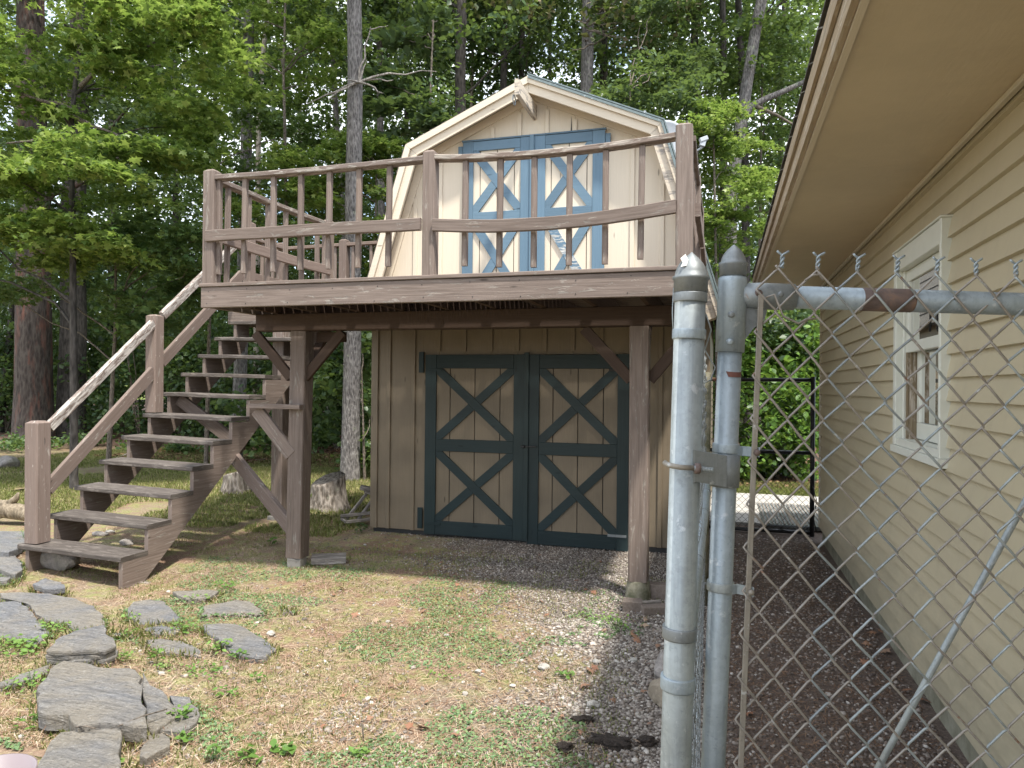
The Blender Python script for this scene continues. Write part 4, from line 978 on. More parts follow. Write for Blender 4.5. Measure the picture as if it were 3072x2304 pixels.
# ================================================================== SATELLITE DISH on the shed roof
dish = thing('satellite_dish', (-.42, 7.55, 3.2), 'pale grey satellite dish with feed arm behind the right end of the deck rail', 'satellite dish')
dc = at_depth(2012, 438, 7.1); ax = Vector((.55, -.80, .10)).normalized(); a = Vector((0, 0, 1)); s = ax.cross(a).normalized(); u = s.cross(ax)
v, f = [], []; rr = [0, .1, .18, .23, .25]; ns = 28
for ri, r in enumerate(rr):
    for k in range(ns): an = 2 * math.pi * k / ns; v.append(dc + s * (math.cos(an) * r) + u * (math.sin(an) * r * 1.08) + ax * (r * r * 1.1 - .07))
for ri in range(4):
    for k in range(ns): j = (k + 1) % ns; f.append((ri * ns + k, ri * ns + j, (ri + 1) * ns + j, (ri + 1) * ns + k))
me = pydata('reflector', v, f, smooth=True); o = link('reflector', me, 'dish_grey', dish); sm_ = o.modifiers.new('solid', 'SOLIDIFY'); sm_.thickness = .012
lnb = at_depth(2116, 420, 6.85); arm0 = at_depth(2050, 490, 7.0)
tube('feed_arm', [arm0, at_depth(2088, 454, 6.9), at_depth(2108, 440, 6.86)], .010, 'dish_grey', dish, 8)
beam('feed_horn', at_depth(2106, 438, 6.85), at_depth(2112, 418, 6.85), .035, .05, 'dish_grey', dish); beam('feed_horn', at_depth(2100, 422, 6.85), at_depth(2122, 414, 6.85), .05, .04, 'dish_grey', dish)
tube('mast', [dc - ax * .07, dc - ax * .10 - Vector((0, 0, .1)), Vector((dc.x - .05, dc.y + .05, 2.9))], .02, 'galvanised_dull', dish, 8)

# ================================================================== BUCKET
bk = thing('bucket', at_z(8, 2440, 0), 'pinkish grey plastic bucket with wire handle cut off at the photo corner', 'bucket')
bc = at_z(-32, 2322, .26); bb = Vector((bc.x, bc.y, gzf(bc.x, bc.y) - .01)); bk.location = bb; ORG[bk.name] = bb.copy(); hB = bc.z - bb.z
bu = lathe('bucket_body', bb, (0, 0, 1), [(0, .10), (hB * .8, .128), (hB * .88, .130), (hB * .88, .137), (hB, .138), (hB, .131), (.012, .098)], 'bucket_plastic', bk, 32)
hpts = [bc + Vector((.132 * math.cos(t), .03 * math.sin(t) - .02, -.01 + .17 * math.sin(t))) for t in np.linspace(0, math.pi, 14)]
pE = at_depth(33, 2262, (CR.transposed() @ (bc - CAMP)).z * -1)
tube('handle', [bc + Vector((.09, -.095, -.015)), bc + Vector((.07, -.085, .02)), bc + Vector((.02, -.03, .10)), bc + Vector((-.05, .04, .13)), bc + Vector((-.10, .085, .05)), bc + Vector((-.095, .095, -.015))], .003, 'galvanised_dull', bk, 6)
lathe('handle_lug', bc + Vector((.088, -.092, -.03)), (.7, -.7, 0), [(0, .014), (.012, .014), (.014, .006)], 'bucket_plastic', bk, 10)

# ================================================================== SLATE SLABS
def jitter_poly(P, n=3, amp=.012):
    out = []
    for i in range(len(P)):
        a, c = Vector(P[i]), Vector(P[(i + 1) % len(P)]); d = c - a; nn = Vector((-d.y, d.x)).normalized() if d.length > 1e-6 else Vector((0, 0))
        m_ = max(1, min(6, int(d.length / .05)))
        for k in range(m_):
            t = k / m_; out.append(a + d * t + nn * (random.uniform(-amp, amp) if k else random.uniform(-amp, amp) * .5))
    return out
EDGE = []
def slate(px_poly, z, th, label, tilt=(0, 0), layers=1, mat='slate', name='slate_slab', cat='flagstone'):
    P = [at_z(x, y, z) for x, y in px_poly]; c = sum(P, Vector()) / len(P)
    for i in range(len(P)):
        q0, q1 = P[i], P[(i + 1) % len(P)]
        for k_ in range(int((q1 - q0).length * 130)):
            q = q0.lerp(q1, random.random()); o_ = (q - c).normalized() * random.uniform(-.012, .035); EDGE.append((q.x + o_.x, q.y + o_.y))
    gz0 = gzf(c.x, c.y); ob = None
    base = Vector((c.x, c.y, z - th))
    root = thing(name, base, label, cat, None) if layers > 1 else None
    for ly in range(layers):
        hi = z - th * ly / layers; lo = z - th * (ly + 1) / layers + (.002 if layers > 1 else 0)
        poly = jitter_poly([(p.x, p.y) for p in P], amp=.010 + .006 * ly); n = len(poly)
        cc = Vector((c.x, c.y)); sc_ = 1 + random.uniform(-.03, .01) * ly
        v, f = [], []
        def zz(p, h): return h + tilt[0] * (p.x - c.x) + tilt[1] * (p.y - c.y)
        for ring, (h, s_) in enumerate(((lo, .985), (hi - .010, 1.0), (hi - .002, .992), (hi, .965), (hi + .001, .8), (hi + .001, .45))):
            for p in poly:
                q = cc + (p - cc) * s_ * sc_; bump = (fnoise(q.x, q.y, 7.0, ly * 3 + z * 50) - .5) * (.014 if ring > 2 else .004)
                v.append((q.x, q.y, zz(q, h) + float(bump)))
        for r in range(5):
            for i in range(n): j = (i + 1) % n; f.append((r * n + i, r * n + j, (r + 1) * n + j, (r + 1) * n + i))
        f.append(tuple(range(n))[::-1]); f.append(tuple(range(5 * n, 6 * n)))
        me = pydata(name, v, f); bm = bmesh.new(); bm.from_mesh(me); bmesh.ops.recalc_face_normals(bm, faces=bm.faces); bm.to_mesh(me); bm.free()
        if root: link('stone_layer', me, mat, root)
        else: ob = link(name, me, mat, None, at0=base); tag(ob, label, cat)
    return root or ob
Zq = lambda L_: [(x * .4545, 1550 + y * .4545) for x, y in L_]
slate(Zq([(0, 500), (180, 497), (330, 505), (500, 540), (620, 590), (670, 640), (690, 705), (600, 730), (490, 740), (440, 700), (360, 690), (290, 680), (235, 640), (205, 590), (130, 540), (0, 535)]), .035, .05, 'large tan grey flagstone with a curved far edge left of the stair foot')
slate(Zq([(-120, 555), (0, 560), (125, 552), (185, 602), (225, 655), (258, 695), (330, 770), (270, 830), (220, 860), (150, 830), (60, 800), (-120, 790)]), .03, .05, 'blue grey pointed flagstone touching the left edge of the photo')
slate(Zq([(400, 790), (500, 750), (690, 712), (705, 740), (700, 770), (750, 800), (772, 850), (700, 880), (560, 880), (440, 890), (300, 880)]), .11, .11, 'stack of thick layered slate with a pale lichen spot behind the biggest slab', layers=4)
slate(Zq([(840, 600), (880, 560), (990, 545), (1070, 555), (1120, 600), (1180, 660), (1190, 690), (1100, 690), (1060, 695), (930, 705), (850, 660)]), .022, .05, 'dark blue grey rounded flagstone set in the middle of the weeds')
slate(Zq([(1140, 490), (1380, 480), (1440, 490), (1400, 520), (1370, 535), (1230, 545), (1170, 520)]), .012, .04, 'thin sunken flagstone nearest the deck, half hidden by clover')
slate(Zq([(1340, 590), (1560, 550), (1650, 560), (1750, 630), (1740, 650), (1600, 650), (1440, 650), (1330, 660)]), .012, .04, 'pale grey flagstone with a pointed right end beside the clover clump')
slate(Zq([(950, 735), (1070, 715), (1180, 730), (1200, 745), (1160, 775), (1000, 775)]), .012, .04, 'small oval flagstone between the dark rounded one and the long one')
slate(Zq([(1340, 710), (1440, 700), (1560, 710), (1680, 770), (1730, 800), (1790, 850), (1820, 870), (1760, 920), (1680, 930), (1560, 900), (1500, 870), (1440, 800), (1350, 750)]), .035, .06, 'brown grey flagstone with a chipped right edge, furthest right of the group')
slate(Zq([(965, 815), (1060, 805), (1200, 820), (1290, 860), (1335, 890), (1330, 915), (1200, 905), (1090, 890), (1000, 880)]), .022, .05, 'long narrow grey flagstone tapering to the right')
slate(Zq([(715, 770), (850, 768), (920, 785), (840, 795), (720, 795)]), .010, .03, 'sliver of flagstone right of the lichen spotted stack')
slate(Zq([(215, 440), (300, 405), (400, 430), (430, 470), (300, 480)]), .012, .04, 'small bluish flagstone in front of the bottom stair tread')
slate(Zq([(940, 1080), (990, 1140), (1070, 1170), (1110, 1220), (1180, 1250), (1180, 1290), (1090, 1340), (1000, 1400), (965, 1350)]), .08, .075, 'split layered slate wedged against the right side of the biggest slab', layers=3, tilt=(-.10, .05))
slate(Zq([(1120, 1205), (1250, 1210), (1320, 1300), (1290, 1345), (1200, 1400), (1060, 1400), (1000, 1410), (1190, 1290)]), .055, .06, 'rightmost layered slate with a dark blue broken edge', layers=2, tilt=(-.08, .06))
slate(Zq([(330, 1000), (420, 945), (540, 955), (640, 985), (850, 990), (920, 1030), (935, 1150), (960, 1300), (970, 1345), (968, 1385), (800, 1370), (700, 1360), (520, 1385), (470, 1350), (455, 1305), (300, 1310), (255, 1290), (250, 1110), (300, 1060)]), .115, .075, 'biggest grey slate slab at the lower left with a thick front edge', tilt=(0, -.01))
slate(Zq([(940, 1450), (1000, 1410), (1080, 1420), (1125, 1460), (1120, 1520), (1040, 1560), (965, 1605), (920, 1580)]), .05, .05, 'tilted slate below the right corner of the biggest slab', tilt=(.10, 0))
slate(Zq([(330, 1480), (400, 1420), (600, 1400), (795, 1385), (800, 1660), (790, 1900), (200, 1900), (250, 1660)]), .09, .08, 'square slate block at the bottom edge of the photo next to the bucket')
slate(Zq([(-60, 1110), (0, 1090), (100, 1050), (230, 1010), (340, 970), (315, 1020), (200, 1070), (50, 1115)]), .045, .05, 'long thin slate on the left in front of the leafy weeds')
slate([(0 - 60, 1592), (80, 1593), (84, 1624), (54, 1645), (27, 1655), (-60, 1650)], .09, .06, 'pale blue flat slate behind the bottom newel post')
slate([(-50, 1657), (41, 1664), (64, 1686), (66, 1709), (45, 1723), (-50, 1690)], .04, .06, 'dark slate left of the fieldstone under the bottom tread')
slate([(-40, 1729), (32, 1732), (22, 1741), (-40, 1746)], .02, .04, 'sliver of slate on the left edge above the big flagstones')
slate([(838, 1828), (858, 1826), (880, 1836), (846, 1840)], .015, .02, 'tiny slate chip right of the pointed flagstone')
# ================================================================== ROCKS AND SMALL THINGS
def rock(name, p, size, mat, label, cat='rock', group=None, seed=0, sink=.25, rz=0.0, rough=.22):
    bm = bmesh.new(); bmesh.ops.create_icosphere(bm, subdivisions=3, radius=.5)
    r_ = np.random.default_rng(seed + 50); dirs = r_.normal(size=(9, 3)); dirs /= np.linalg.norm(dirs, axis=1)[:, None]; offs = r_.uniform(.30, .46, 9)
    for v in bm.verts:
        c = v.co.copy()
        for d, o_ in zip(dirs, offs):
            dd = Vector(d); t = c.dot(dd)
            if t > o_: c -= dd * (t - o_) * .85
        c *= 1 + rough * (float(vnoise(c.x * 7 + seed, c.y * 7 + c.z * 5)) - .5)
        v.co = c
    for v in bm.verts: v.co = Vector((v.co.x * size[0], v.co.y * size[1], v.co.z * size[2]))
    bmesh.ops.rotate(bm, verts=bm.verts, cent=(0, 0, 0), matrix=Matrix.Rotation(rz, 3, 'Z'))
    zmin = size[2] * .5
    for v in bm.verts: v.co.z += zmin * (1 - sink * 2)
    me = bpy.data.meshes.new(name); bm.to_mesh(me); bm.free()
    me.materials.append(M[mat]); o = bpy.data.objects.new(name, me); C.objects.link(o); o.location = p; ORG[o.name] = Vector(p)
    return tag(o, label, cat, group)
def gp(px, py, z=0.0):
    p = at_z(px, py, z)
    for _ in range(3): p = at_z(px, py, gzf(p.x, p.y))
    return p
rock('fieldstone', gp(142, 1716) + Vector((0, .12, 0)), (.40, .26, .25), 'fieldstone', 'rough grey fieldstone propping the left end of the bottom tread', seed=3, sink=.1)
rock('boulder', gp(1990, 2050) + Vector((.03, .02, 0)), (.17, .2, .2), 'fieldstone', 'dark mossy rock behind the near round fence post', seed=5, sink=.1)
rock('boulder', gp(1985, 2120) + Vector((.02, .02, 0)), (.2, .16, .17), 'tan_rock', 'tan rock in front of the dark mossy rock by the round fence post', seed=8, sink=.2)
rock('fieldstone', gp(20, 1404), (.55, .35, .3), 'fieldstone', 'pale rock at the wood edge on the far left', seed=9, sink=.25)
rock('white_stone', gp(330, 1600), (.12, .08, .05), 'pale_stone', 'white pebble on the grass seen under the second tread', seed=12)
rock('fieldstone', gp(380, 1634), (.16, .1, .08), 'fieldstone', 'low mossy stone seen under the bottom tread', seed=13)
rock('fieldstone', gp(300, 1606), (.2, .12, .06), 'fieldstone', 'flat dark stone behind the stair foot', seed=14)
for i, (x, y, s) in enumerate(((1632, 2008, .055), (1780, 2122, .055), (1095, 1637, .03), (1340, 1910, .03), (1437, 2020, .04), (486, 2025, .035), (1790, 1990, .04), (1900, 1985, .04), (1165, 1868, .03), (60, 2216, .03), (1538, 2062, .03), (1395, 2085, .03), (812, 1907, .05), (640, 1920, .03), (505, 1778, .03), (1985, 1788, .05))):
    rock('white_stone', gp(x, y), (s * 1.3, s, s * .7), 'pale_stone', 'small white stone lying loose on the gravel and needles', 'stone', 'white stones scattered over the yard', seed=20 + i, sink=.1)
rock('dirt_clump', gp(1835, 2235), (.22, .11, .05), 'dirt_clump', 'largest clump of dark rooty soil on the gravel near the fence', 'soil clump', seed=40, sink=.2, rough=.8)
rock('dirt_clump', gp(1745, 2165), (.10, .07, .04), 'dirt_clump', 'small dark soil clump above the largest one', 'soil clump', seed=41, sink=.2, rough=.8)
rock('dirt_clump', gp(1690, 2250), (.08, .08, .04), 'dirt_clump', 'small dark soil clump left of the largest one', 'soil clump', seed=42, sink=.2, rough=.8)
rock('dirt_clump', gp(1940, 2235), (.10, .07, .05), 'dirt_clump', 'small dark soil clump between the largest one and the fence post', 'soil clump', seed=43, sink=.2, rough=.8)
block('paving_brick', gp(1897, 1830) + Vector((-.07, -.05, -.01)), gp(1897, 1830) + Vector((.07, .05, .075)), 'brick', 'brown brick lying in front of the round pier', 'brick', .15)
block('paving_brick', gp(1985, 1812) + Vector((-.10, .1, -.01)), gp(1985, 1812) + Vector((.10, .2, .11)), 'brick', 'dark red brick behind the white stone by the fence', 'brick', -.1)
block('paving_brick', gp(1975, 1838) + Vector((-.12, -.05, -.01)), gp(1975, 1838) + Vector((.12, .04, .055)), 'brick', 'dark flat brick nearest the fence post', 'brick', .45)
block('wood_scrap', gp(1935, 1815) + Vector((-.12, -.02, -.01)), gp(1935, 1815) + Vector((.12, .02, .03)), 'grey_wood', 'thin grey wood scrap leaning between the bricks', 'wood scrap', .5)
# stumps, log
def stump(px, py, r, h, label, moss=False, seed=0):
    p = gp(px, py); t = thing('tree_stump', p, label, 'stump'); rs = np.random.default_rng(seed); v, f = [], []; ns = 26; ph = rs.uniform(0, 6, 4)
    hs = [-.05, .02, .25, .6, .9, 1.0]
    for hi in hs:
        for k in range(ns):
            an = 2 * math.pi * k / ns; fl = 1 + .55 * max(0, .35 - hi) * (1 + math.sin(an * 5 + ph[0])) + .07 * math.sin(an * 3 + ph[1]) + .04 * math.sin(an * 9 + ph[2])
            top = hi * h * (1 + (.18 * math.sin(an + ph[3]) if hi > .5 else 0)); v.append(p + Vector((math.cos(an) * r * fl * (1 - .12 * hi), math.sin(an) * r * fl * (1 - .12 * hi), top)))
    for i in range(len(hs) - 1):
        for k in range(ns): j = (k + 1) % ns; f.append((i * ns + k, i * ns + j, (i + 1) * ns + j, (i + 1) * ns + k))
    c = len(v); v.append(p + Vector((0, 0, h * .9)))
    for k in range(ns): f.append(((len(hs) - 1) * ns + k, (len(hs) - 1) * ns + (k + 1) % ns, c))
    link('trunk', pydata('trunk', v, f, smooth=True), 'stump_wood', t)
    if moss:
        m_ = rock('moss', Vector((0, 0, 0)), (r * 1.1, r * .7, h * .8), 'moss', None, None, seed=4, rough=.6); m_.parent = t; m_.location = Vector((-r * .62, -r * .45, h * .15))
stump(985, 1528, .23, .40, 'larger mossy stump right of the left deck post', True, 2)
stump(705, 1476, .19, .28, 'pale stump seen under the stair beside the diagonal brace', False, 5)
p = gp(30, 1575)
lg = thing('driftwood_log', p, 'weathered split log lying left of the bottom newel post', 'log')
tube('trunk', [p + Vector((-.9, -.15, .10)), p + Vector((-.45, -.06, .13)), p + Vector((-.1, .02, .17)), p + Vector((.2, .05, .13)), p + Vector((.42, .03, .16))], [.13, .14, .10, .085, .02], 'log_wood', lg, 14)
tube('broken_limb', [p + Vector((-.1, .02, .18)), p + Vector((.05, .03, .30)), p + Vector((.08, .03, .36))], [.06, .035, .01], 'log_wood', lg, 8)
# folded wooden frame leaning by the shed
fc = thing('folded_wooden_chair', gp(1075, 1570), 'grey folded wooden chair frame lying against the left wall of the shed', 'chair')
def pz(px, py, dY=0.0, z=0.0):
    q = gp(1075, 1570); return at_y(px, py, q.y + dY)
beam('leg', pz(1040, 1556, -.1), pz(1102, 1478, .1), .035, .03, 'grey_wood', fc); beam('leg', pz(1072, 1562, -.1), pz(1118, 1500, .1), .035, .03, 'grey_wood', fc)
beam('seat_slat', pz(1022, 1548, -.15), pz(1118, 1538, .0), .06, .03, 'grey_wood', fc); beam('seat_slat', pz(1038, 1566, -.2), pz(1122, 1556, -.05), .06, .03, 'grey_wood', fc)
beam('seat_slat', pz(1026, 1556, -.15), pz(1040, 1566, -.2), .04, .03, 'grey_wood', fc)
beam('back_slat', pz(1082, 1462, .1), pz(1122, 1470, .15), .12, .05, 'grey_wood', fc, ch=.015); beam('back_slat', pz(1094, 1474, .1), pz(1118, 1480, .15), .09, .04, 'grey_wood', fc, ch=.015)
fb = thing('fallen_branch', gp(390, 1380), 'bare grey branch lying on the leaf litter behind the stair', 'branch')
tube('limb', [gp(345, 1375), gp(390, 1365) + Vector((0, 0, .05)), gp(440, 1390) + Vector((0, 0, .12))], .02, 'dead_wood', fb, 6)
# ================================================================== FOLIAGE
def leafcloud(pos, size, tpl, up=.9, spread=.55, rndv=None):
    N = len(pos); nrm = np.zeros((N, 3)); nrm[:, 2] = up; nrm += rng.normal(0, spread, (N, 3)); nrm[:, 2] = np.abs(nrm[:, 2]) + .05
    fr = rot_frames(nrm, rng.uniform(0, 6.283, N)); sz = size * rng.uniform(.65, 1.25, N)
    return scatter(tpl[0], tpl[1], pos, fr, sz, rng.random(N) if rndv is None else rndv)
def spray_points(centers, rad, n, flat=.12, droop=.12):
    """n leaves around each centre in a flattened, slightly drooping, gappy layer"""
    K = len(centers); c = np.repeat(centers, n, axis=0); rr = np.repeat(rad, n)
    an = rng.uniform(0, 6.283, K * n); ph = np.repeat(rng.uniform(0, 6.28, K), n)
    lobes = .72 + .28 * np.sin(an * 3 + ph) ; r = np.sqrt(rng.random(K * n)) * rr * lobes
    tiltx = np.repeat(rng.normal(0, .16, K), n); tilty = np.repeat(rng.normal(0, .16, K), n)
    x = np.cos(an) * r; y = np.sin(an) * r
    z = rng.normal(0, 1, K * n) * rr * flat * .6 - (r / rr) ** 2 * rr * droop + x * tiltx + y * tilty
    return c + np.stack([x, y, z], 1)
def inbox(n, x0, x1, y0, y1, Z0, Z1, pw=1.0):
    out = []
    for _ in range(n):
        Z = random.uniform(Z0, Z1); p = at_depth(random.uniform(x0, x1), y0 + (y1 - y0) * random.random() ** pw, Z); out.append(p)
    return out
def crown(parent, centers, rad, n, size, tpl, mat, flat=.14, up=.9, spread=.5, name='crown'):
    centers = np.array([tuple(c) for c in centers]); rad = np.array(rad if hasattr(rad, '__len__') else rng.uniform(.7, 1.25, len(centers)) * rad)
    P = spray_points(centers, rad, n, flat); P = P[P[:, 2] > .05]
    V, Fx, rv = leafcloud(P, size, tpl, up, spread); return bigmesh(name, V, Fx, mat, parent, rv, kind='stuff')
def limb(parent, a, b_, r0, r1, mat, k=5, sag=.1, name='limb', sides=6):
    a, b_ = Vector(a), Vector(b_); L_ = (b_ - a).length; pts = []
    for i in range(k + 1):
        t = i / k; p = a.lerp(b_, t) + Vector((random.uniform(-1, 1), random.uniform(-1, 1), random.uniform(-1, 1))) * L_ * (.035 if 0 < i < k else 0) + Vector((0, 0, sag * L_ * 4 * t * (1 - t) * .25)); pts.append(p)
    return tube(name, pts, [r0 + (r1 - r0) * i / k for i in range(k + 1)], mat, parent, sides, cap=False)
def trunk(parent, pts, r0, r1, mat, sides=14, flare=1.35):
    """tapering trunk with gentle wobble and root flare"""
    P = [Vector(p) for p in pts]; out = []; seg = 3
    for i in range(len(P) - 1):
        for k in range(seg): out.append(P[i].lerp(P[i + 1], k / seg) + Vector((random.uniform(-1, 1), random.uniform(-1, 1), 0)) * r0 * .10 * (1 if i or k else 0))
    out.append(P[-1]); out.insert(1, P[0].lerp(P[1], .05)); n = len(out); rr = []
    H = (out[-1] - out[0]).length
    for i, p in enumerate(out):
        t = (p - out[0]).length / H; rr.append(r0 + (r1 - r0) * t)
    rr[0] *= flare; rr[1] *= 1.08
    return tube('trunk', out, rr, mat, parent, sides, cap=False)
def px_trunk(pts, Z, ztop):
    """photo points of a trunk (lowest first) -> 3-D line standing on the ground at that distance and going on up"""
    P = [at_depth(x, y, Z) for x, y in pts]; b0 = P[0].copy()
    if P[0].z > .3: d = P[0] - P[1]; d = d / -d.z; b0 = P[0] + Vector((d.x * P[0].z, d.y * P[0].z, -P[0].z)); P.insert(0, b0)
    P[0].z = gzf(P[0].x, P[0].y) - .1
    d = (P[-1] - P[-2]).normalized()
    if P[-1].z < ztop: P.append(P[-1] + d * (ztop - P[-1].z) / max(d.z, .3))
    return P
def along(P, z):
    for a, c in zip(P, P[1:]):
        if a.z <= z <= c.z: return a.lerp(c, (z - a.z) / (c.z - a.z))
    return P[-1]
TR = [ # points, Z, width px, bark, leaf material, leaf size, label, crown z from, radius
 ([(100, 1326), (100, 800), (96, 300)], 19.0, 100, 'bark_red', 'leaf_dark', .17, 'broad dark trunk with reddish bark, leftmost of the big wood edge trees', 5.5, 3.2, None),
 ([(212, 1322), (218, 800), (235, 200)], 19.8, 74, 'bark_dark', 'leaf_dark', .17, 'second big dark trunk, right beside the reddish one on the far left', 6.0, 3.2, None),
 ([(705, 1375), (726, 1000), (742, 260)], 15.0, 38, 'bark_grey', 'leaf_dark', .15, 'grey speckled trunk rising behind the upper stair treads', 6.5, 2.4, None),
 ([(1050, 1440), (1058, 900), (1062, 600), (1063, 0)], 12.0, 53, 'bark_grey', 'leaf_maple', .12, 'straight pale grey trunk left of the gable with a dead branch whorl', 8.8, 2.6, None),
 ([(1146, 800), (1140, 340), (1137, 0)], 20.0, 25, 'bark_grey', 'leaf_dark', .17, 'slim lichen spotted trunk just right of the pale straight one', 8.0, 2.6, None),
 ([(1222, 800), (1218, 200), (1216, 0)], 24.0, 18, 'bark_dark', 'leaf_dark', .2, 'thin dark trunk between the pale straight tree and the gable', 8.0, 3, None),
 ([(772, 700), (776, 340), (792, 140), (808, 0)], 18.0, 17, 'bark_pale', 'leaf_dark', .16, 'bare pinkish leaning trunk behind the deck corner', 9.0, 2.0, None),
 ([(1378, 700), (1381, 200), (1386, 0)], 17.0, 40, 'bark_dark', 'leaf_dark', .16, 'thick dark trunk rising behind the left roof slope', 7.5, 2.6, None),
 ([(1408, 500), (1416, 240), (1420, 90)], 22.0, 12, 'bark_pale', 'leaf_dark', .18, 'thin pale stem next to the thick trunk behind the left roof slope', 9.5, 1.6, None),
 ([(1503, 500), (1513, 130), (1517, 0)], 20.0, 26, 'bark_dark', 'leaf_dark', .17, 'left one of two dark trunks behind the roof peak', 8.5, 2.6, None),
 ([(1562, 500), (1564, 150), (1570, 0)], 20.5, 22, 'bark_dark', 'leaf_dark', .17, 'right one of two dark trunks behind the roof peak', 8.5, 2.6, None),
 ([(1760, 600), (1762, 280), (1764, 0)], 16.0, 46, 'bark_grey', 'needle_green', .16, 'stout pine trunk with dead twigs behind the right roof slope', 8.6, 2.4, 'pine'),
 ([(1812, 600), (1812, 260), (1810, 0)], 22.0, 30, 'bark_dark', 'leaf_dark', .18, 'dark trunk half hidden right of the stout pine', 8.5, 2.6, None),
 ([(2085, 700), (2085, 250), (2084, 0)], 22.0, 30, 'bark_dark', 'leaf_maple', .18, 'dark trunk behind the satellite dish', 8.5, 2.8, None),
 ([(2168, 900), (2173, 250), (2168, 0)], 20.0, 26, 'bark_dark', 'leaf_maple', .17, 'slender trunk left of the leaning forked tree', 8.5, 2.6, None),
 ([(2186, 1000), (2193, 565), (2238, 260), (2285, 0)], 15.0, 42, 'bark_grey', 'leaf_maple', .14, 'leaning grey tree with one long side limb left of the house eave', 8.5, 2.6, None),
 ([(2240, 950), (2236, 500), (2215, 0)], 17.0, 26, 'bark_dark', 'leaf_maple', .15, 'dark trunk just behind the leaning grey tree', 8.5, 2.6, None),
 ([(1018, 500), (1000, 220), (993, 0)], 20.0, 20, 'bark_grey', 'leaf_dark', .17, 'grey trunk just left of the pale straight tree', 8.5, 2.4, None),
 ([(532, 1200), (528, 700), (520, 0)], 24.0, 20, 'bark_dark', 'leaf_dark', .2, 'thin dark trunk deep in the shade left of the deck', 7.5, 3, None),
 ([(640, 800), (646, 300), (650, 0)], 26.0, 18, 'bark_dark', 'leaf_dark', .2, None, 8, 3, None),
 ([(330, 1250), (335, 600), (330, 0)], 27.0, 22, 'bark_dark', 'leaf_dark', .2, None, 8, 3, None),
 ([(905, 900), (900, 300), (898, 0)], 27.0, 16, 'bark_grey', 'leaf_dark', .2, None, 8, 3, None),
 ([(1290, 600), (1285, 200), (1284, 0)], 28.0, 17, 'bark_dark', 'leaf_dark', .2, None, 8, 3, None),
 ([(1655, 500), (1650, 200), (1648, 0)], 26.0, 15, 'bark_dark', 'leaf_dark', .2, None, 9, 3, None),
 ([(1895, 600), (1900, 200), (1903, 0)], 27.0, 17, 'bark_dark', 'leaf_dark', .2, None, 9, 3, None),
 ([(1985, 600), (1975, 200), (1960, 0)], 25.0, 16, 'bark_grey', 'leaf_dark', .2, None, 9, 3, None),
 ([(2330, 800), (2345, 250), (2352, 0)], 24.0, 18, 'bark_dark', 'leaf_maple', .2, None, 8.5, 3, None),
 ([(2420, 800), (2426, 250), (2430, 0)], 27.0, 20, 'bark_dark', 'leaf_maple', .2, None, 8.5, 3, None),
 ([(455, 900), (452, 300), (450, 0)], 30.0, 16, 'bark_dark', 'leaf_dark', .2, None, 8, 3, None),
 ([(0, 1300), (30, 1000), (60, 600)], 22.0, 18, 'bark_dark', 'leaf_dark', .2, 'slanting thin trunk on the far left edge', 8, 3, None),
]
for (pts, Z, wpx, bk_, lf, ls, label, zc, rc, kind) in TR:
    zc = zc + (2.2 if Z >= 20 else .9 if Z >= 15 else 0)
    P = px_trunk(pts, Z, 17.5 if Z < 21 else 19.5); r0 = wpx * Z / F / 2
    t = thing('pine_tree' if kind else 'tree', P[0], label or 'thin dark trunk deep in the wood, half lost among the leaves', 'tree', None if label else 'thin trunks deep in the wood')
    trunk(t, P, r0 * 1.06, r0 * .55, bk_)
    cs = []
    nb = 26 if Z < 21 else 22
    for k in range(nb):
        z = random.uniform(zc, 17.5); c = along(P, z); an = random.uniform(0, 6.283); rr = rc * random.uniform(.35, 1.0) * (1 - .35 * (z - zc) / 10)
        q = c + Vector((math.cos(an) * rr, math.sin(an) * rr, random.uniform(-.3, .8))); cs.append(q)
        if k < 7: limb(t, along(P, max(z - rr * .45, 2.5)), q, r0 * .22, r0 * .05, bk_)
    n_ = 230 if Z < 21 else 170
    crown(t, cs, 1.15, n_, ls * (1.15 if kind else 1.0), LEAF2, lf, .2, .7, .6)
    if Z < 21:      # a few lower twigs carrying leaves in front of the trunk zone
        cs = [along(P, z) + Vector((random.uniform(-1.5, 1.5), random.uniform(.2, 1.4), 0)) for z in np.linspace(4.5, zc, 3)]
        crown(t, cs, .8, 170, ls * .8, LEAF2, lf, .2, .7, .6, 'low_twigs')
# high leafy tops, above the photo, that keep the wood floor in shade
for lb, n_ in (('broad dark trunk with reddish', 26), ('second big dark trunk', 26), ('grey speckled trunk rising', 22), ('straight pale grey', 16), ):
    t = [o for o in bpy.data.objects if o.get('label', '').startswith(lb)][0]; c0 = ORG[t.name]
    n_ = int(n_ * .6); cs = [Vector((c0.x + random.uniform(-3.2, 4.6), c0.y + random.uniform(-4.5, 2), random.uniform(13.2, 18))) for _ in range(n_)]
    crown(t, cs, 1.5, 150, .30, LEAF2, 'leaf_dark', .25, .8, .5, 'upper_crown')
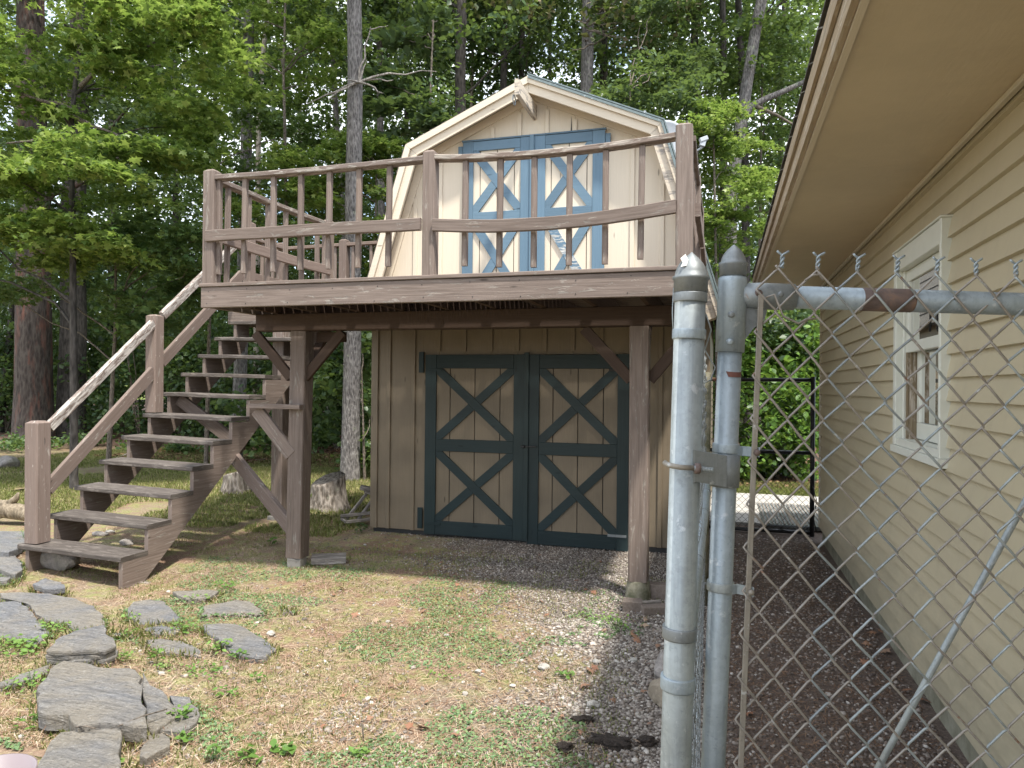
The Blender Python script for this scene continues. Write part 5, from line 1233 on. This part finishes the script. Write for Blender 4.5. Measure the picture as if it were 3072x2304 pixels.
# dead branch whorl on the pale straight tree, and twigs on the pine
wt = [o for o in bpy.data.objects if o.get('label', '').startswith('straight pale grey')][0]
w = at_depth(1078, 246, 11.85)
for (x, y, dz) in ((1112, 80, 0), (985, 300, -.2), (920, 312, .1), (1180, 240, .1), (1310, 215, .2), (1150, 280, -.3), (1100, 180, 0), (1040, 240, -.25)):
    limb(wt, w, at_depth(x, y, 11.8 + dz), .022, .006, 'dead_wood', 5, .12)
limb(wt, at_depth(1112, 88, 11.8), at_depth(1165, 76, 11.8), .012, .004, 'dead_wood', 4, .0)
pt = [o for o in bpy.data.objects if o.get('label', '').startswith('stout pine')][0]
for i in range(12):
    a = at_depth(1762 + random.uniform(-10, 10), random.uniform(60, 140), 15.8); limb(pt, a, a + Vector((random.uniform(-1.3, 1.3), random.uniform(-.8, .2), random.uniform(-.5, .4))), .02, .004, 'bark_twig', 5, -.2)
lt = [o for o in bpy.data.objects if o.get('label', '').startswith('leaning grey tree')][0]
pl = [at_depth(x, y, 14.8) for x, y in ((2215, 400), (2250, 320), (2300, 295), (2360, 270), (2412, 245), (2480, 200))]
tube('limb', pl, [.09, .075, .065, .055, .045, .03], 'bark_grey', lt, 8, cap=False)
pl = [at_depth(x, y, 14.6) for x, y in ((2270, 320), (2330, 345), (2390, 380), (2440, 420))]; tube('limb', pl, [.04, .03, .02, .01], 'bark_twig', lt, 6, cap=False)

# young maples and saplings in front of the wood
def sapling(name, label, base_px, Z, stem_pts, boxes, mat, size, n, tpl, rad=.75, r0=.05, barkm='bark_twig', nlimb=9, group=None, cat='tree', flat=.12, spread=.45):
    P = px_trunk(stem_pts, Z, stem_pts and at_depth(*stem_pts[-1], Z).z); t = thing(name, P[0], label, cat, group)
    trunk(t, P, r0, r0 * .35, barkm, 10, 1.2)
    allc = []
    for (k, x0, x1, y0, y1, Z0, Z1) in boxes: allc += inbox(k, x0, x1, y0, y1, Z0, Z1)
    allc = [c for c in allc if c.z > .3 and not (-4.3 < c.x < .3 and c.y < 11.9 + rad * .0 and c.y > 6)]
    crown(t, allc, rad, n, size, tpl, mat, flat, .95, spread)
    for c in random.sample(allc, min(nlimb, len(allc))):
        zz = min(max(c.z - (c - along(P, c.z)).length * .5, P[0].z + .4), P[-1].z - .05); limb(t, along(P, zz), c, r0 * .35, .006, barkm, 6, .15)
    return t, allc
mt, mc = sapling('maple_tree', 'near maple with layered yellow green leaves filling the upper left', None, 10.6, [(222, 1290), (218, 700), (212, 400), (232, 200), (252, 0), (258, -200)],
    [(52, -420, 700, -420, 180, 9.2, 12.5), (46, -200, 720, 120, 520, 9.6, 12.5), (34, -300, 430, 480, 800, 9.8, 12.4)], 'leaf_bright', .125, 300, MAPLE6, .72, .06, 'bark_dark', nlimb=18)
for a, c in (((215, 330), (0, 262)), ((212, 345), (365, 412)), ((240, 260), (485, 112)), ((250, 130), (225, 10)), ((205, 420), (20, 430))):
    limb(mt, at_depth(*a, 10.5), at_depth(*c, 10.2), .035, .012, 'bark_twig', 6, .1)
# its nearest leaves one by one
lm = pydata('leaf', MAPLE[0], MAPLE[1]); at_ = lm.attributes.new('rnd', 'FLOAT', 'FACE'); at_.data.foreach_set('value', [.75] * len(MAPLE[1])); lm.materials.append(M['leaf_bright'])
sel = sorted(mc, key=lambda p: (p - CAMP).length)[:20]
for c in sel:
    for k in range(14):
        o = bpy.data.objects.new('leaf', lm); C.objects.link(o); o.parent = mt; an = random.uniform(0, 6.28); r_ = random.uniform(.1, .75)
        o.location = c + Vector((math.cos(an) * r_, math.sin(an) * r_, random.uniform(-.12, .05))) - ORG[mt.name]
        o.rotation_euler = (random.gauss(0, .4), random.gauss(0, .4), random.uniform(0, 6.28)); s_ = random.uniform(.11, .17); o.scale = (s_, s_, s_)
sapling('maple_sapling', 'shaded maple boughs hanging low left of the stair handrail', None, 12.0, [(330, 1300), (345, 1000), (350, 700)],
    [(26, -60, 560, 620, 900, 11, 13.5), (20, 330, 640, 700, 1010, 11.0, 13)], 'leaf_maple', .125, 190, MAPLE6, .65, .045)
sapling('maple_sapling', 'bright maple sapling glowing just left of the gable roof', None, 12.6, [(1120, 1400), (1120, 1000), (1130, 500)],
    [(12, 1020, 1260, 390, 520, 12.3, 13.4), (18, 830, 1180, 440, 620, 12.3, 13.5), (12, 700, 1100, 540, 700, 12.3, 14), (6, 1130, 1260, 640, 820, 12.2, 13)], 'leaf_bright', .115, 190, MAPLE6, .58, .04)
sapling('maple_sapling', 'maple boughs spreading over the left deck corner', None, 13.5, [(620, 1330), (630, 900), (640, 500)],
    [(20, 500, 980, 300, 620, 13, 15.5), (16, 450, 900, 560, 860, 13, 15)], 'leaf_maple', .125, 180, MAPLE6, .7, .045)
sapling('maple_sapling', 'sunlit maple crown at the top edge right of the bare leaning trunk', None, 13.4, [(860, 1330), (860, 700), (850, 200), (860, -100)],
    [(26, 560, 1180, -260, 150, 12.4, 15), (12, 850, 1050, 60, 300, 14, 16)], 'leaf_bright', .12, 180, MAPLE6, .7, .05)
sapling('basswood_sapling', 'sapling with large pale grey green leaves behind the left roof slope', None, 13.0, [(1290, 1400), (1295, 800), (1290, 300), (1300, 60)],
    [(14, 1110, 1330, 210, 420, 12.6, 13.8), (6, 1180, 1340, 20, 240, 13, 15)], 'leaf_grey', .19, 75, LEAF4, .6, .04)
sapling('beech_sapling', 'light green small leaved sapling above the right roof slope', None, 13.0, [(1900, 1400), (1900, 800), (1890, 250)],
    [(22, 1780, 2110, 170, 420, 12.5, 14.5), (5, 1840, 2060, -60, 200, 13, 16)], 'leaf_grey', .10, 230, LEAF4, .6, .035)
sapling('maple_sapling', 'tall maple sapling with bright tufts between deck rail and house eave', None, 12.6, [(2150, 1450), (2150, 900), (2140, 350)],
    [(10, 2080, 2200, 300, 440, 12, 13), (18, 2110, 2300, 430, 660, 12.2, 14), (24, 2080, 2300, 620, 960, 12, 13.5)], 'leaf_bright', .105, 170, MAPLE6, .55, .04)
sapling('beech_sapling', 'airy green tree at the top right beside the house eave', None, 17.0, [(2260, 1400), (2280, 700), (2290, 0)],
    [(30, 1950, 2520, -200, 260, 15, 19), (26, 2180, 2460, 200, 620, 15, 19)], 'leaf_maple', .12, 210, LEAF4, .9, .05)
sapling('leafy_shrub', 'dark shrub filling the gap left of the lower shed wall', None, 11.9, [(1095, 1450), (1090, 1300), (1085, 1100)],
    [(10, 1000, 1140, 1000, 1150, 12.3, 13.2), (12, 1080, 1150, 1150, 1440, 12.3, 13.0), (6, 960, 1050, 980, 1120, 12.8, 13.5)], 'leaf_maple', .13, 130, LEAF4, .5, .025, cat='shrub', flat=.4, spread=.8)
sapling('leafy_shrub', 'round leaved shrub behind the posts under the stair landing', None, 13.6, [(860, 1410), (855, 1300), (850, 1150)],
    [(18, 720, 980, 1120, 1400, 13.2, 14.6), (8, 560, 720, 1280, 1400, 14, 15)], 'leaf_maple', .14, 130, LEAF4, .55, .025, cat='shrub', flat=.4, spread=.8)
# vine bank seen between the fence post and the house corner
vb = thing('vine_bank', at_depth(2330, 1470, 12.2) * 1.0, 'bank of bright vines beyond the far black gate', 'shrub'); ORG[vb.name] = vb.location.copy()
cs = inbox(34, 2180, 2470, 1180, 1440, 12.2, 13.2) + inbox(20, 2150, 2480, 1000, 1200, 13, 14.2); crown(vb, cs, .5, 150, .13, LEAF4, 'leaf_vine', .5, .7, .7, 'vines')
cs = inbox(30, 2150, 2480, 900, 1150, 13.5, 15); crown(vb, cs, .6, 150, .14, LEAF4, 'leaf_dark', .5, .7, .7, 'back_vines')
# shrubs along the shaded wood edge
for i, (x, Z, h) in enumerate(((-140, 21, 2.6), (20, 22, 3.4), (160, 22.5, 3.0), (300, 21.5, 2.8), (420, 20, 3.0), (540, 21, 3.4), (660, 19.5, 3.2), (780, 18.5, 3.0), (900, 18, 3.2), (1010, 17.5, 2.6), (1110, 18, 3.2))):
    b0 = at_depth(x, 1150, Z); b0.z = gzf(b0.x, b0.y); t = thing('woodland_shrub', b0, 'dark leafy shrub in the shade along the wood edge', 'shrub', 'shrubs along the wood edge')
    for k in range(3): limb(t, b0, b0 + Vector((random.uniform(-.9, .9), random.uniform(-.5, .5), h * .8)), .03, .008, 'bark_twig', 4)
    cs = [b0 + Vector((random.uniform(-1.5, 1.5), random.uniform(-1, 1), random.uniform(.15, h))) for k in range(16)]
    crown(t, cs, .75, 170, .15, LEAF2, 'leaf_dark' if i % 3 else 'leaf_maple', .5, .7, .7)
for i, (x, y) in enumerate(((120, 1335), (280, 1330), (430, 1345), (590, 1350), (40, 1345))):
    p = gp(x, y + 10); t = thing('fern_clump', p, 'low green clump of fern like leaves at the edge of the leaf litter', 'plant', 'low plants at the wood edge')
    crown(t, [p + Vector((random.uniform(-.8, .8), random.uniform(-.3, .3), .15)) for _ in range(7)], .4, 70, .10, LEAF4, 'leaf_maple', .3, .8, .5, 'fronds')
# the wood beyond, one mass nobody could count
def mass(name, N, x0, x1, Z0, Z1, z0, z1, size, mat, thr, sc=.16):
    px = rng.uniform(x0, x1, N * 2); Z = rng.uniform(Z0, Z1, N * 2); z = rng.uniform(z0, z1, N * 2)
    dx = np.array([tuple(ray(a, 1152)) for a in (0, 1536, 3072)]); lx = np.interp(px, [0, 1536, 3072], dx[:, 0]); ly = np.interp(px, [0, 1536, 3072], dx[:, 1])
    lx = dx[1, 0] + (dx[2, 0] - dx[0, 0]) / 3072 * (px - 1536); ly = dx[1, 1] + (dx[2, 1] - dx[0, 1]) / 3072 * (px - 1536)
    P = np.stack([lx * Z, ly * Z, z], 1)
    nn = fnoise(P[:, 0] * 1.0 + P[:, 1] * .6, P[:, 2] * 1.3 + P[:, 1] * .3, .55, 2); fin = vnoise(P[:, 0] + P[:, 1], P[:, 2] * 1.2, 1.6, 4)
    keep = (nn * .7 + fin * .3) > (thr + np.clip((P[:, 2] - 6.5) / 45, -.2, .16)); P = P[keep][:N]
    V, Fx, rv = leafcloud(P, size, LEAF2, .6, .7); o = bigmesh(name, V, Fx, mat, None, rv, kind='stuff'); return o
far_w = mass('far_wood', 190000, -500, 2800, 27, 42, 1.0, 24, .23, 'leaf_dark', .375); tag(far_w, 'far wood of dense green foliage behind all the trunks', 'woodland')
mid_w = mass('wood_foliage', 110000, -500, 2700, 20, 28, 3.0, 16, .17, 'leaf_maple', .44); tag(mid_w, 'mid distance green foliage between the thin trunks', 'woodland')
low_w = mass('undergrowth', 60000, -500, 2800, 21, 34, 0, 6.5, .22, 'leaf_maple', .22); tag(low_w, 'dark undergrowth at the foot of the far wood', 'undergrowth')
# wooded rise closing the view
V = []; nx = 40
for j in range(8):
    for i in range(nx):
        x = -70 + i * 3.5; y = 46 + j * 5; V.append((x, y, -.3 + j * 1.0 + 1.4 * float(fnoise(x, y, .1))))
hill = link('wooded_hill', pydata('hill', V, [(j * nx + i, j * nx + i + 1, (j + 1) * nx + i + 1, (j + 1) * nx + i) for j in range(7) for i in range(nx - 1)], smooth=True), 'moss', None); tag(hill, kind='structure')

# ================================================================== GROUND COVER
def flat_scatter(name, P, size, tpl, mat, label, cat, up=2.2, spread=.35, lift=.004, sxyz=None, rv=None, parent=None):
    N = len(P); pos = np.stack([P[:, 0], P[:, 1], gz(P[:, 0], P[:, 1]) + lift], 1); nrm = np.zeros((N, 3)); nrm[:, 2] = up; nrm += rng.normal(0, spread, (N, 3)); nrm[:, 2] = np.abs(nrm[:, 2])
    fr = rot_frames(nrm, rng.uniform(0, 6.283, N)); rr = rng.random(N) if rv is None else rv
    V, Fx, r2 = scatter(tpl[0], tpl[1], pos, fr, size, rr, sxyz); o = bigmesh(name, V, Fx, mat, parent, r2, kind='stuff'); return tag(o, label, cat)
def vis_points(N, x0, x1, y0, y1, pw=1.6):
    """points on the ground, denser near the camera"""
    x = rng.uniform(x0, x1, N); y = y0 + (y1 - y0) * rng.random(N) ** pw; return np.stack([x, y], 1)
t_ = (1 + 5 ** .5) / 2
ico_v = np.array([(-1, t_, 0), (1, t_, 0), (-1, -t_, 0), (1, -t_, 0), (0, -1, t_), (0, 1, t_), (0, -1, -t_), (0, 1, -t_), (t_, 0, -1), (t_, 0, 1), (-t_, 0, -1), (-t_, 0, 1)]) / 3.8
ico_f = [(0, 11, 5), (0, 5, 1), (0, 1, 7), (0, 7, 10), (0, 10, 11), (1, 5, 9), (5, 11, 4), (11, 10, 2), (10, 7, 6), (7, 1, 8), (3, 9, 4), (3, 4, 2), (3, 2, 6), (3, 6, 8), (3, 8, 9), (4, 9, 5), (2, 4, 11), (6, 2, 10), (8, 6, 7), (9, 8, 1)]
oct_v = np.array([(.5, 0, 0), (0, .5, 0), (-.5, 0, 0), (0, -.5, 0), (.08, .05, .5), (0, 0, -.4)]); oct_f = [(0, 1, 4), (1, 2, 4), (2, 3, 4), (3, 0, 4), (1, 0, 5), (2, 1, 5), (3, 2, 5), (0, 3, 5)]
def stones(name, P, s0, s1, mat, label, near):
    N = len(P); parts = []
    for q in range(5):
        m = np.arange(N) % 5 == q; n = m.sum()
        if n == 0: continue
        base, fc_ = (ico_v, ico_f) if near else (oct_v, oct_f); bv = base * (1 + rng.normal(0, .14, base.shape)); s = rng.uniform(s0, s1, n) * np.where(rng.random(n) < .06, 1.6, 1)
        sx = np.stack([s * rng.uniform(.8, 1.4, n), s, s * rng.uniform(.4, .75, n)], 1); pos = np.stack([P[m, 0], P[m, 1], gz(P[m, 0], P[m, 1]) + s * .12], 1)
        nrm = np.zeros((n, 3)); nrm[:, 2] = 2; nrm += rng.normal(0, .5, (n, 3)); fr = rot_frames(nrm, rng.uniform(0, 6.28, n)); parts.append(scatter(bv, fc_, pos, fr, s, rng.random(n) ** 1.3, sx))
    V = np.concatenate([p[0] for p in parts]); off = np.cumsum([0] + [len(p[0]) for p in parts[:-1]]); Fx = np.concatenate([p[1] + o for p, o in zip(parts, off)]); r2 = np.concatenate([p[2] for p in parts])
    o = bigmesh(name, V, Fx, mat, None, r2, kind='stuff'); return tag(o, label, 'gravel')
def gmask(P): return .6 * P[:, 0] + 1.3 * fnoise(P[:, 0], P[:, 1], 1.0, 21) + .28 + .40 * np.maximum(P[:, 1] - 4.6, 0)
P = vis_points(52000, -3.4, -.06, 2.4, 4.9, 1.3); m = gmask(P); P = P[rng.random(len(P)) < np.clip((m - .18) * 2.2, .03, 1)]
stones('gravel', P, .010, .024, 'gravel', 'grey gravel of the drive in front of the fence', True)
P = vis_points(46000, -3.9, -.06, 4.7, 7.2, 1.0); m = gmask(P); P = P[rng.random(len(P)) < np.clip((m - .1) * 1.8, .03, .85)]
stones('gravel', P, .010, .024, 'gravel', 'finer gravel under the deck up to the barn doors', False)
P = vis_points(30000, -.06, .98, 1.6, 8.3, 1.5); keep = rng.random(len(P)) < (.35 + .9 * np.clip(fnoise(P[:, 0] * 2, P[:, 1], 1.2, 31) - .35, 0, 1)); P = P[keep]
stones('gravel', P, .008, .022, 'gravel_brown', 'brown gravel and mulch beside the house foundation', True)
BL = ([(-.5, -.5, 0), (.5, -.5, 0), (.35, .5, .02), (-.35, .5, .02)], [(0, 1, 2, 3)])
def blades(name, P, l0, l1, w, mat, label, cat, up, spread, lift=.006, rv=None):
    n = len(P); sx = np.stack([np.full(n, w), rng.uniform(l0, l1, n), np.full(n, .2)], 1); return flat_scatter(name, P, np.ones(n), BL, mat, label, cat, up, spread, lift, sx, rv)
P = vis_points(120000, -6.5, -.3, 2.4, 8.0, 1.5); m = gmask(P); dens = np.where(m < .45, 1, .25) * np.clip(.25 + 1.6 * (fnoise(P[:, 0], P[:, 1], 1.6, 41) - .25), .1, 1); dens = dens * np.where((P[:, 0] > -3.8) & (P[:, 1] > 5.6), .25, 1)
P = P[rng.random(len(P)) < dens]; blades('straw', P, .025, .075, .0022, 'straw', 'dry pine needles and dead grass strewn over the yard', 'needles', 1.6, .35, .008)
P = vis_points(16000, -.05, .98, 1.5, 8.0, 1.6); blades('straw', P, .02, .055, .0022, 'litter', 'brown needles on the mulch beside the house', 'needles', 1.6, .4, .008)
EDG = np.array(EDGE); EDG = EDG[(EDG[:, 1] > 2.2) & (EDG[:, 0] > -7.5)]
blades('straw', EDG[rng.random(len(EDG)) < .9], .03, .08, .0024, 'straw', 'dead grass and needles packed round the flagstones', 'needles', .8, .8, .022)
GB_ = ([(-.5, 0, 0), (.5, 0, 0), (.28, 0, .6), (0, .22, 1.0), (-.28, 0, .6)], [(0, 1, 2, 3, 4)])
def tufts(name, P, h0, h1, w, mat, label, cat, rv=None):
    n = len(P); sx = np.stack([np.full(n, w), rng.uniform(h0, h1, n), rng.uniform(h0, h1, n)], 1); return flat_scatter(name, P, np.ones(n), GB_, mat, label, cat, 1.0, .38, -.004, sx, rv)
P = vis_points(40000, -5.5, -.4, 2.4, 6.5, 1.5); d = fnoise(P[:, 0], P[:, 1], 2.6, 51); P = P[d > .47]; tufts('grass', P, .012, .04, .0035, 'grass_blades', 'short thin grass growing through the gravel and needles', 'grass')
sel_ = EDG[fnoise(EDG[:, 0], EDG[:, 1], 2.4, 71) > .47]; tufts('grass', np.concatenate([sel_, sel_ + rng.normal(0, .02, sel_.shape)]), .03, .075, .005, 'grass_blades', 'grass growing up round the flagstones', 'grass')
sel_ = EDG[fnoise(EDG[:, 0], EDG[:, 1], 1.9, 77) > .55]; flat_scatter('clover', sel_, rng.uniform(.014, .03, len(sel_)), LEAF4, 'clover', 'creeping leaves along the flagstone edges', 'ground cover', 1.0, .6, .03)
P = vis_points(120000, -14, -2.6, 6.6, 14.5, 1.2); d = fnoise(P[:, 0], P[:, 1], .8, 55); P = P[(d > .34) & ~((P[:, 0] > -3.9) & (P[:, 1] < 12))]; tufts('grass', P, .03, .075, .008, 'grass_blades', 'sunlit yellow green lawn beyond the stair', 'grass')
P = vis_points(16000, -.2, 3.2, 11.2, 13.0, 1.0); tufts('grass', P, .03, .07, .010, 'grass_blades', 'strip of lawn beyond the concrete walk', 'grass', rv=rng.random(len(P)) * .7)
P = vis_points(60000, -4.6, -.35, 2.35, 5.6, 1.4); d = fnoise(P[:, 0], P[:, 1], 2.2, 61); hi = gmask(P); P = P[(d > .55) & (rng.random(len(P)) < np.where(hi > .7, .3, 1))]
n = len(P); flat_scatter('clover', P, rng.uniform(.009, .022, n), LEAF4, 'clover', 'low mats of clover and creeping weeds over the needles', 'ground cover', 1.4, .5, .012)
P = vis_points(26000, -13, 2.0, 12.2, 20.0, 1.2); n = len(P); flat_scatter('leaf_litter', P, rng.uniform(.04, .09, n), LEAF4, 'litter', 'reddish brown leaf litter under the trees', 'leaf litter', 1.2, .5, .02)
# fine roots standing out of the soil clumps
for o_ in [o for o in bpy.data.objects if o.name.startswith('dirt_clump')]:
    c = o_.location; N = 260 if o_.dimensions.x > .15 else 90; r_ = max(o_.dimensions.x, .06) * .62
    P = np.stack([c.x + rng.normal(0, r_ * .55, N), c.y + rng.normal(0, r_ * .3, N)], 1); sx = np.stack([np.full(N, .0016), rng.uniform(.02, .05, N), np.full(N, .1)], 1)
    q = flat_scatter('roots', P, np.ones(N), BL, 'dirt_clump', None, None, .5, .8, .018, sx); q.parent = o_; q.matrix_parent_inverse = Matrix.Translation(-c)
# weeds and fallen leaves one can pick out
def weed(px, py, size, n, label, mat='weed_leaf', tpl=LEAF4, h=.05, group=None, name='weed_plant', cat='weed', spread=None):
    p = gp(px, py); t = thing(name, p, label, cat, group); spread = spread or size * 2.2
    me = pydata('leaf', tpl[0], tpl[1]); a_ = me.attributes.new('rnd', 'FLOAT', 'FACE'); a_.data.foreach_set('value', [random.uniform(.3, .95)] * len(tpl[1])); me.materials.append(M[mat])
    for k in range(n):
        o = bpy.data.objects.new('leaf', me); C.objects.link(o); o.parent = t; an = random.uniform(0, 6.283); r_ = spread * math.sqrt(random.random())
        o.location = (math.cos(an) * r_, math.sin(an) * r_ * .8, h * random.uniform(.35, 1.1)); o.rotation_euler = (random.uniform(-.5, .5), random.uniform(-.5, .5), random.uniform(0, 6.28))
        s_ = size * random.uniform(.6, 1.25); o.scale = (s_, s_, s_)
    for k in range(min(6, n // 3)):
        an = random.uniform(0, 6.283); e = Vector((math.cos(an), math.sin(an), 0)) * spread * .6; tube('stem', [p, p + e * .5 + Vector((0, 0, h * .6)), p + e + Vector((0, 0, h))], .0012, mat, t, 4)
    return t
WD = [((40, 1965), .034, 130, 'leafy weed mat at the left edge below the pointed flagstone', .07, .20), ((165, 1905), .028, 46, 'bright weed between the two big left flagstones', .07, .10), ((355, 1985), .030, 34, 'weed with round leaves right of the lichen spotted stack', .05, .08),
 ((680, 1775), .026, 60, 'taller clover clump above the pointed flagstone', .08, .11), ((590, 1810), .026, 44, 'clover clump right of the dark rounded flagstone', .06, .10), ((570, 1895), .026, 50, 'clover clump at the left end of the chipped flagstone', .06, .12), ((380, 1915), .026, 28, 'small weed left of the long narrow flagstone', .05, .07),
 ((398, 1868), .022, 26, 'small weed under the dark rounded flagstone', .05, .07), ((660, 1965), .030, 30, 'upright weed below the chipped flagstone', .09, .08), ((715, 1985), .030, 22, 'weed right of the upright one below the chipped flagstone', .06, .06), ((470, 2000), .032, 22, 'tall single weed left of the white stone', .11, .05), ((500, 2010), .022, 30, 'weed patch beside the white stone at lower left', .05, .09),
 ((545, 2180), .030, 26, 'weed growing at the tip of the layered slates', .09, .06), ((555, 2228), .032, 16, 'weed with long leaves below the layered slates', .06, .05), ((630, 2020), .024, 60, 'clover mat in the middle of the needles', .04, .14), ((855, 2262), .050, 12, 'broad leaved weed at the bottom edge', .05, .06), ((745, 2290), .050, 12, 'spreading thistle like weed at the bottom edge', .06, .07),
 ((640, 2290), .035, 10, 'narrow weed at the bottom left of the thistle like one', .09, .03), ((1695, 2035), .024, 26, 'small bright weed on the gravel near the white stones', .04, .06), ((1850, 1890), .024, 46, 'thin grassy weed beside the brick by the fence', .09, .12), ((1780, 1860), .020, 46, 'low weed patch on the gravel right of the drive', .04, .14), ((1080, 2270), .030, 18, 'single rosette at the bottom centre', .03, .05),
 ((330, 2300), .030, 14, 'weed poking out beside the square slate block', .05, .05), ((100, 2185), .034, 22, 'weed in the straw left of the biggest slab', .06, .10), ((95, 2080), .024, 60, 'grassy weeds along the left edge of the biggest slab', .09, .13), ((1330, 2030), .020, 34, 'flat weed on the gravel at centre', .03, .10), ((680, 2090), .024, 30, 'little weed right of the layered slates', .04, .07), ((775, 2048), .028, 12, 'lone sprig on bare needles', .05, .04)]
for (pxy, s_, n_, lb, h_, sp_) in WD: weed(pxy[0], pxy[1], s_, n_, lb, h=h_, spread=sp_)
weed(1085, 1600, .05, 26, 'ivy tuft at the foot of the lower shed wall', h=.10, spread=.08, mat='leaf_dark'); weed(815, 1638, .06, 8, 'small plantain beside the left deck post', h=.07, spread=.05)
weed(80, 1640, .016, 40, 'sprig growing up the bottom newel post', h=.16, spread=.10)
dl = []
for q in range(3):
    v = [(x, y, z + .25 * math.sin(x * 5 + q) * y + random.uniform(0, .12)) for x, y, z in MAPLE[0]]; me = pydata('dead_leaf', v, MAPLE[1]); me.materials.append(M['dead_leaf']); dl.append(me)
spots = [(1370, 1760), (1130, 1868), (1145, 1900), (1065, 1850), (1080, 1950), (1110, 2165), (1500, 1977), (1640, 1850), (1700, 1840), (1765, 1935), (1770, 2020), (1785, 2010), (1750, 2065), (1935, 1865), (1930, 1885), (1910, 1930), (1975, 1945), (1900, 1915), (1350, 1905), (1500, 1920), (1270, 1840), (1780, 1785), (1755, 1775), (1000, 1790), (1025, 1770), (845, 1955), (500, 2255), (2640, 1900), (2620, 1905), (2590, 1995), (2720, 2080), (2770, 2110), (2600, 1940), (2250, 2150), (2660, 1960), (2240, 1900), (1625, 2115), (1270, 2195), (1230, 2190)]
for i in range(80):
    if i < len(spots): x, y = spots[i]
    else: x, y = random.uniform(900, 2000), random.uniform(1660, 2280)
    p = gp(x, y); o = bpy.data.objects.new('fallen_leaf', random.choice(dl)); C.objects.link(o); o.location = p + Vector((0, 0, .016)); s_ = random.uniform(.045, .085) * (1 if i < len(spots) else .6); o.scale = (s_, s_, s_)
    o.rotation_euler = (random.uniform(-.5, .5), random.uniform(-.5, .5), random.uniform(0, 6.28)); tag(o, 'curled orange brown dead leaf lying on the ground', 'leaf', 'dead leaves scattered on the ground')
for i, (a, c) in enumerate((((352, 2250), (500, 2196)), ((225, 2252), (286, 2258)), ((1092, 2225), (1092, 2190)))):
    p, q = gp(*a), gp(*c); lift = .09 if i == 0 else (.09 if i == 1 else .0)
    t = thing('twig', p + Vector((0, 0, lift)), ('long thin twig lying across the square slate block', 'short reddish twig on the square slate block', 'short twig standing in the clover')[i], 'twig')
    if i == 2: tube('stick', [p, p + Vector((-.01, 0, .07))], .0035, 'bark_twig', t, 6)
    else: tube('stick', [p + Vector((0, 0, lift + .012)), (p + q) / 2 + Vector((0, 0, lift + .02)), q + Vector((0, 0, lift + .014))], .003, 'bark_twig', t, 6)
